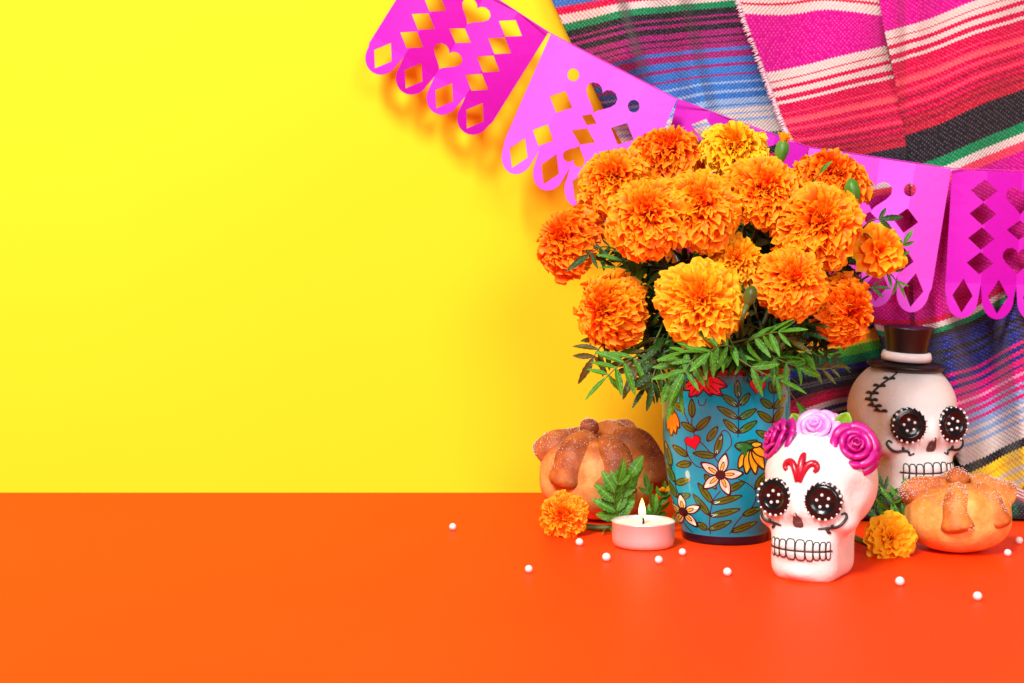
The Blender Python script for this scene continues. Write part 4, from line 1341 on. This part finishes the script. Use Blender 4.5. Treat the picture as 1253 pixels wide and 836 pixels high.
# leaflets: three shared shapes
def leaflet_mesh(name, w, bend, serr, mat):
    n = 11
    vs = []
    for j in range(n):
        t = j / (n - 1)
        ww = w * (math.sin(math.pi * (t * 0.94 + 0.03)) ** 0.75) * (1 - 0.25 * t)
        tooth = 1 + serr * (1 if j % 2 else -0.4)
        zz = -bend * t * t
        for q, h in ((-1, 0.30), (-0.5, 0.17), (0, 0), (0.5, 0.17), (1, 0.30)):
            vs.append((ww * q * (tooth if abs(q) == 1 else 1), t, zz + ww * h))
    fs = [(j * 5 + i, j * 5 + i + 1, (j + 1) * 5 + i + 1, (j + 1) * 5 + i) for j in range(n - 1) for i in range(4)]
    me = bpy.data.meshes.new(name)
    me.from_pydata(vs, [], fs); me.polygons.foreach_set('use_smooth', [True] * len(fs)); me.materials.append(mat)
    return me
LFT = {m_.name: [leaflet_mesh('leaflet', w, b, s_, m_) for w, b, s_ in ((0.135, 0.22, 0.10), (0.15, 0.38, 0.13), (0.12, 0.08, 0.08))] for m_ in (M_LEAF, M_LEAFD, M_LEAFB)}

def leaf(parent, pts, up, pairs, size, mat, seed, spread=58, taper=0.35, stem_r=0.0006, wide=1.0):
    """pinnate leaf: rachis through pts (world), paired leaflets, one at the tip"""
    rr = random.Random(seed)
    off = parent.matrix_basis.translation if parent is not None else Vector()
    pts = [Vector(p) - off for p in pts]
    up = Vector(up).normalized()
    c = [Vector(tuple(q)) for q in spline(pts, 16)]
    v, f = tube_geo(c, [stem_r * (1.2 - 0.7 * i / 15) for i in range(16)], 6)
    o = mesh('leaf', v, f, M_STEM, parent)
    def put(i, side, L):
        t = (c[min(i + 1, 15)] - c[max(i - 1, 0)]).normalized()
        s_ = t.cross(up).normalized()
        nn = s_.cross(t).normalized()
        ang = R(spread + rr.uniform(-14, 14)) if side else rr.uniform(-.2, .2)
        d = (t * math.cos(ang) + s_ * (side * math.sin(ang)) - nn * rr.uniform(-0.05, 0.35)).normalized() if side else t
        tw = rr.uniform(-0.5, 0.5)
        xx = d.cross(nn).normalized(); zz = xx.cross(d).normalized()
        xx2 = xx * math.cos(tw) + zz * math.sin(tw); zz2 = xx2.cross(d)
        l_ = bpy.data.objects.new('leaflet', rr.choice(LFT[mat.name]))
        link(l_, o)
        l_.matrix_local = basis(xx2 * L * wide * rr.uniform(.85, 1.2), d * L, zz2 * L, c[i])
    for q in range(pairs):
        i = int(3 + (q / max(1, pairs - 1)) * 11)
        L = size * (0.55 + 0.45 * math.sin(math.pi * (0.25 + 0.6 * q / max(1, pairs - 1)))) * rr.uniform(0.88, 1.12)
        for side in (-1, 1):
            put(i, side, L)
    put(15, 0, size * 1.0)
    return o

POT_TOP = Vector((POT.x, POT.y, 0.1))
def marigold(px, py, Y, diam, n_, col, label, seed, flat=0.75, root=None, count=260, cover=108, bend=0.3):
    """a flower on its own stem standing in the pot; diam in picture pixels"""
    Rb = diam * 1.11 / 2 * Y / FPX
    c = P(px, py, Y)
    rr = random.Random(seed * 11)
    if root is None:
        a = rr.uniform(0, 6.28); root = Vector((POT.x + 0.018 * math.cos(a), POT.y + 0.018 * math.sin(a), 0.09))
    t = thing('marigold', label, 'flower', root, 0, 'marigolds in the turquoise pot')
    n_ = Vector(n_).normalized()
    cc = c - root
    bloom(t, cc, n_, Rb, col, seed, flat, count, cover=cover)
    calyx(t, cc, n_, Rb * 0.8)
    b = cc - n_ * Rb * 0.9
    p1 = b * 0.35 + Vector((0, 0, 0.012)); p2 = b - n_ * Rb * 0.8
    st = [Vector(q_) for q_ in spline([(0, 0, 0), p1, p2, b], 18)]
    v, f = tube_geo(st, [0.0017 - 0.0004 * i / 17 for i in range(18)], 8)
    mesh('stem', v, f, M_STEM, t)
    t['_'] = 0
    del t['_']
    return t, [s_ + root for s_ in st]

SPEC = [
    # px, py, depth, diameter, facing, colour, label
    (697, 295, 0.915, 84, (-0.75, -0.45, 0.45), 'deep', 'deep orange marigold leaning farthest out over the yellow wall'),
    (753, 222, 0.915, 84, (-0.35, -0.6, 0.7), 'orange', 'orange marigold head tucked above the two joined heads, under the pale orchid flag'),
    (818, 192, 0.925, 82, (0.0, -0.4, 0.9), 'deep', 'reddish orange marigold beside the yellow one at the top'),
    (899, 186, 0.905, 78, (0.05, -0.55, 0.85), 'yellow', 'bright yellow marigold at the top of the bouquet'),
    (795, 266, 0.855, 96, (-0.25, -0.8, 0.5), 'orange', 'large orange marigold pressed against an equal one, nearer the yellow wall'),
    (856, 256, 0.860, 94, (0.1, -0.8, 0.55), 'orange', 'large orange marigold pressed against an equal one, above the small amber head'),
    (934, 236, 0.870, 88, (0.15, -0.75, 0.6), 'orange', 'orange marigold just below the bright yellow one and the half-open bud'),
    (1017, 221, 0.925, 82, (0.2, -0.35, 0.9), 'deep', 'orange marigold partly behind a green bud and leaf'),
    (1000, 275, 0.862, 97, (0.25, -0.8, 0.45), 'orange', 'round orange marigold with a wide open face beside the loose-petalled one'),
    (858, 370, 0.838, 96, (-0.1, -0.93, 0.25), 'amber', 'large amber marigold just above the rim of the pot'),
    (901, 322, 0.865, 64, (0.05, -0.85, 0.45), 'amber', 'small amber marigold half hidden among larger heads'),
    (969, 345, 0.842, 80, (0.15, -0.9, 0.35), 'orange', 'medium orange marigold between the amber head and the drooping one'),
    (1032, 379, 0.868, 80, (0.75, -0.6, 0.0), 'deep', 'deep orange marigold drooping toward the hatted skull'),
    (748, 380, 0.880, 86, (-0.82, -0.55, 0.05), 'orange', 'orange marigold turned sideways low on the bouquet, over the yellow wall'),
]
STEMS = []
for i, (px, py, Y, dm, n_, col, lab) in enumerate(SPEC):
    a = math.atan2(P(px, py, Y).y - POT.y, P(px, py, Y).x - POT.x)
    root = Vector((POT.x + 0.02 * math.cos(a), POT.y + 0.02 * math.sin(a), 0.092))
    t, st = marigold(px, py, Y, dm, n_, col, lab, i + 1, flat=0.78 if dm > 70 else 0.85, root=root, count=380 if dm > 70 else 240)
    STEMS.append((t, st))

# loose-petalled flower: every petal a part
def open_flower(t, c, n_, Rb, rows, col, seed, name='petal'):
    rr = random.Random(seed)
    n_ = Vector(n_).normalized(); x = n_.orthogonal().normalized(); y = n_.cross(x)
    for (cnt, lean, L, w) in rows:
        for i in range(cnt):
            a = 2 * math.pi * (i + rr.uniform(-.25, .25)) / cnt + lean
            rad_ = x * math.cos(a) + y * math.sin(a)
            le = R(lean + rr.uniform(-9, 9))
            d = n_ * math.cos(le) + rad_ * math.sin(le)
            mb = MB()
            petal_strip(mb, Vector(c) + rad_ * Rb * 0.05 - n_ * Rb * .15, d, (rad_ * math.cos(le) - n_ * math.sin(le)), Rb * L * rr.uniform(.88, 1.08), Rb * w * rr.uniform(.85, 1.15), rr.uniform(.05, .4), 0.38, rr, 11, 8, 0.1)
            mb.build(name, PET[col], t)
c = P(1077, 307, 0.885)
root = Vector((POT.x + 0.024, POT.y - 0.004, 0.092))
t = thing('marigold', 'loose-petalled amber marigold with single open petals, before the orchid flag', 'flower', root, 0, 'marigolds in the turquoise pot')
open_flower(t, c - root, (0.15, -0.95, 0.1), 0.0175, [(11, 78, 1.05, 0.30), (9, 52, 0.9, 0.28), (7, 30, 0.72, 0.24), (4, 12, 0.6, 0.2)], 'amber', 40)
calyx(t, c - root, (0.15, -0.95, 0.1), 0.014)
e = c - root - Vector((0.15, -0.95, 0.1)).normalized() * 0.015
st = [Vector(q_) for q_ in spline([(0, 0, 0), e * 0.4 + Vector((0, 0.008, 0.01)), e + Vector((-0.004, 0.012, -0.012)), e], 18)]
v, f = tube_geo(st, 0.0014, 8); mesh('stem', v, f, M_STEM, t)
STEMS.append((t, [s_ + root for s_ in st]))

# buds on their own stems
def bud(px0, py0, px1, py1, Y, r, label, tipcol, seed, mat=None):
    a = P(px0, py0, Y); b = P(px1, py1, Y)              # foot and tip of the bud
    root = Vector((POT.x + 0.012 * math.cos(seed), POT.y + 0.012 * math.sin(seed), 0.092))
    t = thing('marigold_bud', label, 'bud', root, 0, 'buds in the turquoise pot')
    ax = (b - a)
    n = 12
    prof = [0.35, 0.55, 0.72, 0.85, 0.95, 1.0, 1.02, 1.0, 0.93, 0.8, 0.55, 0.2]
    vs = []; seg = 20
    z = ax.normalized(); x = z.orthogonal().normalized(); y = z.cross(x)
    for j in range(n):
        for i in range(seg):
            an = 2 * math.pi * i / seg
            rib = 1 + 0.07 * math.cos(an * 5)
            vs.append(a - root + ax * (j / (n - 1)) + (x * math.cos(an) + y * math.sin(an)) * r * prof[j] * rib)
    fs = [(j * seg + i, j * seg + (i + 1) % seg, (j + 1) * seg + (i + 1) % seg, (j + 1) * seg + i) for j in range(n - 1) for i in range(seg)]
    fs += [tuple(range(seg - 1, -1, -1)), tuple((n - 1) * seg + i for i in range(seg))]
    mesh('bud_case', vs, fs, mat or M_BUD, t)
    if tipcol:
        mb = MB(); rr = random.Random(seed)
        for i in range(26):
            an = rr.uniform(0, 6.28); q_ = rr.uniform(0.2, 0.85)
            rd = x * math.cos(an) + y * math.sin(an)
            petal_strip(mb, a - root + ax * 0.8 + rd * r * q_ * .9, (z + rd * 0.25 * q_).normalized(), rd, ax.length * rr.uniform(.3, .5), r * 0.22, .2, .5, rr)
        o = mb.build('petal_tips', PET[tipcol], t); o['kind'] = 'stuff'
    e = a - root
    st = [Vector(q_) for q_ in spline([(0, 0, 0), e * 0.4 + Vector((0, 0.004, 0.006)), e - ax * 0.8, e + ax * 0.06], 16)]
    v, f = tube_geo(st, [0.0013] * 13 + [0.0015, 0.0019, r * 0.42], 8); mesh('stem', v, f, M_STEM, t)
    STEMS.append((t, [s_ + root for s_ in st]))
    return t
bud(953, 200, 960, 170, 0.885, 0.0042, 'half-open green bud showing yellow tips beside the bright yellow marigold', 'yellow', 3)
bud(1045, 253, 1041, 218, 0.885, 0.0046, 'closed bright green bud standing in front of an orange marigold', None, 5)
bud(914, 374, 922, 350, 0.825, 0.0038, 'small olive bud between the amber and medium orange marigolds', None, 7, M_STEM)

# ---- leaves: those the picture shows clearly
def L2(ti, pts, pairs, size, mat, seed, up=(0, -0.8, 0.6), **kw):
    leaf(STEMS[ti][0], [P(*p) for p in pts], up, pairs, size, mat, seed, **kw)
L2(9, [(895, 432, .86), (915, 418, .838), (938, 409, .828), (956, 406, .822)], 6, 0.0165, M_LEAF, 1, spread=48)
L2(9, [(915, 415, .85), (880, 424, .832), (850, 438, .822), (836, 458, .818)], 5, 0.017, M_LEAF, 2, spread=50)
L2(9, [(905, 432, .845), (893, 424, .83), (878, 424, .824), (868, 432, .82)], 4, 0.018, M_LEAF, 3, up=(0.1, -1, 0.3), spread=62)
L2(11, [(885, 425, .85), (905, 440, .83), (930, 455, .823), (955, 466, .822)], 3, 0.017, M_LEAF, 4, up=(0, -0.9, 0.5), spread=50)
L2(9, [(870, 440, .85), (852, 452, .83), (838, 468, .822), (832, 478, .821)], 2, 0.019, M_LEAF, 5, up=(-0.2, -0.9, 0.3), spread=42)
L2(13, [(800, 425, .88), (775, 438, .868), (757, 448, .862), (742, 462, .86)], 5, 0.019, M_LEAF, 6, up=(0, -0.8, .6), spread=70)
L2(13, [(812, 395, .88), (798, 425, .872), (786, 442, .868), (780, 452, .866)], 4, 0.020, M_LEAFB, 7, up=(-.2, -0.9, .2), spread=55)
L2(13, [(760, 412, .89), (742, 418, .882), (732, 428, .88), (726, 438, .879)], 4, 0.018, M_LEAFB, 8, up=(0, -0.8, .5), spread=62)
L2(13, [(815, 440, .885), (803, 455, .875), (796, 466, .872), (790, 474, .87)], 3, 0.015, M_LEAFD, 9, spread=60)
L2(0, [(812, 330, .90), (780, 315, .89), (765, 318, .885), (752, 330, .88)], 5, 0.018, M_LEAF, 10, up=(0, -.7, .7), spread=70)
L2(0, [(790, 345, .905), (760, 310, .90), (738, 302, .895), (720, 312, .89)], 5, 0.016, M_LEAFD, 11, up=(0, -.7, .7), spread=70)
L2(9, [(930, 400, .87), (926, 385, .855), (922, 372, .852), (915, 362, .85)], 4, 0.013, M_LEAFD, 12, spread=60)
L2(14, [(1062, 322, .90), (1085, 318, .893), (1098, 310, .89), (1106, 298, .888)], 3, 0.010, M_LEAF, 13, up=(0, -.9, .3), spread=40)
L2(14, [(1050, 345, .90), (1075, 332, .892), (1090, 336, .888), (1098, 346, .886)], 3, 0.011, M_LEAF, 14, up=(0, -.7, .6), spread=45)
L2(14, [(1046, 290, .90), (1055, 280, .88), (1066, 270, .872), (1078, 268, .87)], 2, 0.013, M_LEAFD, 15, up=(0, -.9, .3), spread=50)
L2(14, [(1045, 330, .895), (1050, 345, .885), (1058, 352, .88), (1070, 352, .878)], 4, 0.010, M_LEAFD, 16, up=(0, -.8, .5), spread=55)
L2(7, [(965, 240, .91), (985, 228, .885), (995, 222, .875), (1003, 212, .87)], 1, 0.010, M_LEAF, 17, up=(0, -.9, .3), spread=35)
L2(12, [(965, 440, .88), (990, 448, .87), (1006, 452, .868), (1018, 450, .868)], 4, 0.012, M_LEAFB, 18, spread=50)
L2(12, [(965, 425, .89), (995, 425, .885), (1010, 432, .88), (1020, 438, .88)], 4, 0.015, M_LEAFD, 19, spread=60)
L2(11, [(935, 445, .85), (955, 462, .835), (965, 478, .832), (975, 492, .832)], 1, 0.017, M_LEAF, 20, up=(0.2, -.9, .3), spread=60)
L2(9, [(850, 425, .86), (838, 436, .838), (828, 448, .83), (822, 462, .828)], 4, 0.0165, M_LEAF, 21, up=(-.1, -.9, .4), spread=52, wide=1.15)
L2(11, [(930, 425, .86), (945, 436, .845), (962, 444, .84), (978, 450, .84)], 4, 0.0155, M_LEAF, 22, up=(.1, -.85, .5), spread=55, wide=1.15)
L2(9, [(880, 415, .855), (868, 424, .836), (852, 430, .828), (838, 432, .826)], 4, 0.0165, M_LEAF, 23, up=(0, -.7, .7), spread=60, wide=1.1)
L2(13, [(820, 430, .88), (806, 444, .866), (800, 458, .862), (798, 470, .86)], 4, 0.0165, M_LEAFD, 24, up=(0, -.9, .3), spread=50, wide=1.2)
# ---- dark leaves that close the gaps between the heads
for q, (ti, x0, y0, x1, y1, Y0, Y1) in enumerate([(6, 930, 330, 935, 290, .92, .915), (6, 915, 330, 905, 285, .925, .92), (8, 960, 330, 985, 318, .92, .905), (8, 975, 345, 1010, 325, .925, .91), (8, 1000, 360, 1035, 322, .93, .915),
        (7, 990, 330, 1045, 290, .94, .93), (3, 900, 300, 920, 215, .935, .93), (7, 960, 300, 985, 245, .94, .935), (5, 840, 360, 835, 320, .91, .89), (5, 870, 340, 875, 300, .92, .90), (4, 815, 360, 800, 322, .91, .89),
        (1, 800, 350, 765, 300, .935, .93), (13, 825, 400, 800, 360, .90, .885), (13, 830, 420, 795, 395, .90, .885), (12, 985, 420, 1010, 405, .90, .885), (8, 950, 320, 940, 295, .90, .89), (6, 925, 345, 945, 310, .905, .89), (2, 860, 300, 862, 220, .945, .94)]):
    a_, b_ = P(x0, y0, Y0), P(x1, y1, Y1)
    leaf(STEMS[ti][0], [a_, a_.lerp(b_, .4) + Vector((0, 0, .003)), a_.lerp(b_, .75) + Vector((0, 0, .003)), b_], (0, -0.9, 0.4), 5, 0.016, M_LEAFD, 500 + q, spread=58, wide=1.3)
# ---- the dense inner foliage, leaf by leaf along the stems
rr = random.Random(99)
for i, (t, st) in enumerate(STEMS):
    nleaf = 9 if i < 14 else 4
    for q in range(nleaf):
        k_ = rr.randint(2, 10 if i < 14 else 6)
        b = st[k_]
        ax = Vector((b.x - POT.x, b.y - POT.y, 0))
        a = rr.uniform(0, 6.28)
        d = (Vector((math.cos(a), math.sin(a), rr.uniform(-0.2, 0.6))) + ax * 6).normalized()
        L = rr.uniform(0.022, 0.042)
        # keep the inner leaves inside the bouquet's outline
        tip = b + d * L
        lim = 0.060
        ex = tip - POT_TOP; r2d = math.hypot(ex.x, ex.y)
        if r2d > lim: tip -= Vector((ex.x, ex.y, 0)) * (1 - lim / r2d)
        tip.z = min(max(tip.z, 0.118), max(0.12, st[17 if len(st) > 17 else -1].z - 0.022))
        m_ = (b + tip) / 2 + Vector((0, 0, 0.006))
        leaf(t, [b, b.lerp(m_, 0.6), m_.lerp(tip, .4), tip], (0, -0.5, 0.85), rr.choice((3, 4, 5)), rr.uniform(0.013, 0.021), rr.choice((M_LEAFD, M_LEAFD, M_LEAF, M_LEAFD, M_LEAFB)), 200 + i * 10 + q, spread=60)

# ------------------------------------------------------------------ loose flowers on the table
c = P(690, 631, 0.905)
base = Vector((c.x, c.y, 0))
t = thing('marigold', 'loose orange marigold lying on the table against the brown bread', 'flower', base)
bloom(t, c - base, (-0.3, -0.9, 0.1), 0.0148, 'orange', 61, 0.9, 230)
calyx(t, c - base, (-0.75, -0.62, 0.05), 0.013)
st = [P(697, 636, .908), P(715, 644, .915), P(738, 647, .917), P(772, 645, .915)]
for q_ in st: q_.z = max(q_.z, 0.0026)
st = [Vector(q_) - base for q_ in spline(st, 14)]
v, f = tube_geo(st, [0.004, 0.0038, 0.0032] + [0.0021] * 11, 8); mesh('stem', v, f, M_STEM, t)
leaf(t, [P(760, 640, .915), P(760, 622, .913), P(764, 600, .910), P(771, 584, .907)], (0, -1, 0.1), 5, 0.0150, M_LEAF, 301, spread=40, wide=1.75)
leaf(t, [P(766, 642, .915), P(754, 626, .912), P(752, 606, .908), P(757, 590, .905)], (0.2, -1, 0.1), 5, 0.0155, M_LEAF, 302, spread=44, wide=1.7)
leaf(t, [P(735, 648, .915), P(745, 646, .905), P(752, 642, .902), P(758, 637, .90)], (0, -.6, .8), 4, 0.010, M_LEAF, 303, spread=55)
leaf(t, [P(772, 645, .915), P(785, 645, .91), P(796, 640, .906), P(800, 628, .903)], (0, -1, .2), 4, 0.012, M_LEAF, 304, spread=55)

c = P(815, 625, 0.93); base = Vector((c.x, c.y + .0, 0))
t = thing('marigold_sprig', 'small leafy sprig with a tiny yellow bud between bread and pot', 'sprig', T(803, 652))
bs = t.location.copy()
leaf(t, [bs + Vector((0, 0, .001)), P(803, 634, .922), P(806, 620, .92), P(810, 605, .918)], (0, -1, 0.1), 5, 0.0095, M_LEAF, 311, spread=50, wide=1.7)
leaf(t, [bs + Vector((0, 0, .001)), P(800, 640, .922), P(797, 625, .92), P(793, 600, .918)], (0.2, -1, 0.1), 3, 0.0115, M_LEAF, 312, spread=40, wide=1.6)
leaf(t, [bs + Vector((0, 0, .001)), P(812, 645, .918), P(820, 642, .913), P(826, 636, .912)], (0, -.8, .6), 3, 0.009, M_LEAF, 313, spread=55)
mb = MB(); rr = random.Random(5)
cb = P(811, 601, .916) - bs
for i in range(22):
    d = Vector((rr.gauss(0, 1), rr.gauss(0, 1) - .3, abs(rr.gauss(0, 1)) + .2)).normalized()
    petal_strip(mb, cb, d, Vector((0, 0, 1)), 0.0028, 0.0009, .2, .4, rr)
o = mb.build('petals', PET['yellow'], t); o['kind'] = 'stuff'

c = P(1090, 659, 0.838); base = Vector((c.x, c.y, 0))
t = thing('marigold', 'loose yellow marigold with frilled petals lying beside the golden bread', 'flower', base)
open_flower(t, c - base, (0.05, -0.92, 0.3), 0.0168, [(10, 86, 1.02, 0.36), (9, 64, 0.95, 0.34), (10, 46, 0.78, 0.25), (10, 28, 0.6, 0.17), (8, 10, 0.5, 0.12)], 'yellow', 71)
calyx(t, c - base, (-0.1, -0.9, 0.2), 0.012)
st = [c - base + Vector((0, 0.012, -.004)), c - base + Vector((-.004, .03, -.010)), Vector((-.012, .055, .0025)), Vector((-.02, .075, .002))]
v, f = tube_geo([Vector(q_) for q_ in spline(st, 12)], 0.0019, 8); mesh('stem', v, f, M_STEM, t)
for i, (a_, b_, c_, d_) in enumerate([((1070, 648, .9), (1078, 632, .9), (1085, 615, .9), (1080, 596, .9)), ((1075, 650, .9), (1088, 632, .895), (1092, 618, .89), (1098, 606, .89)), ((1066, 645, .905), (1070, 625, .905), (1073, 608, .9), (1070, 592, .9)), ((1072, 650, .885), (1086, 645, .88), (1098, 640, .878), (1108, 634, .876))]):
    leaf(t, [P(*a_), P(*b_), P(*c_), P(*d_)], (0.1 * i - .1, -1, 0.2), 5, 0.0125, (M_LEAFD, M_LEAF)[i % 2], 330 + i, spread=55)
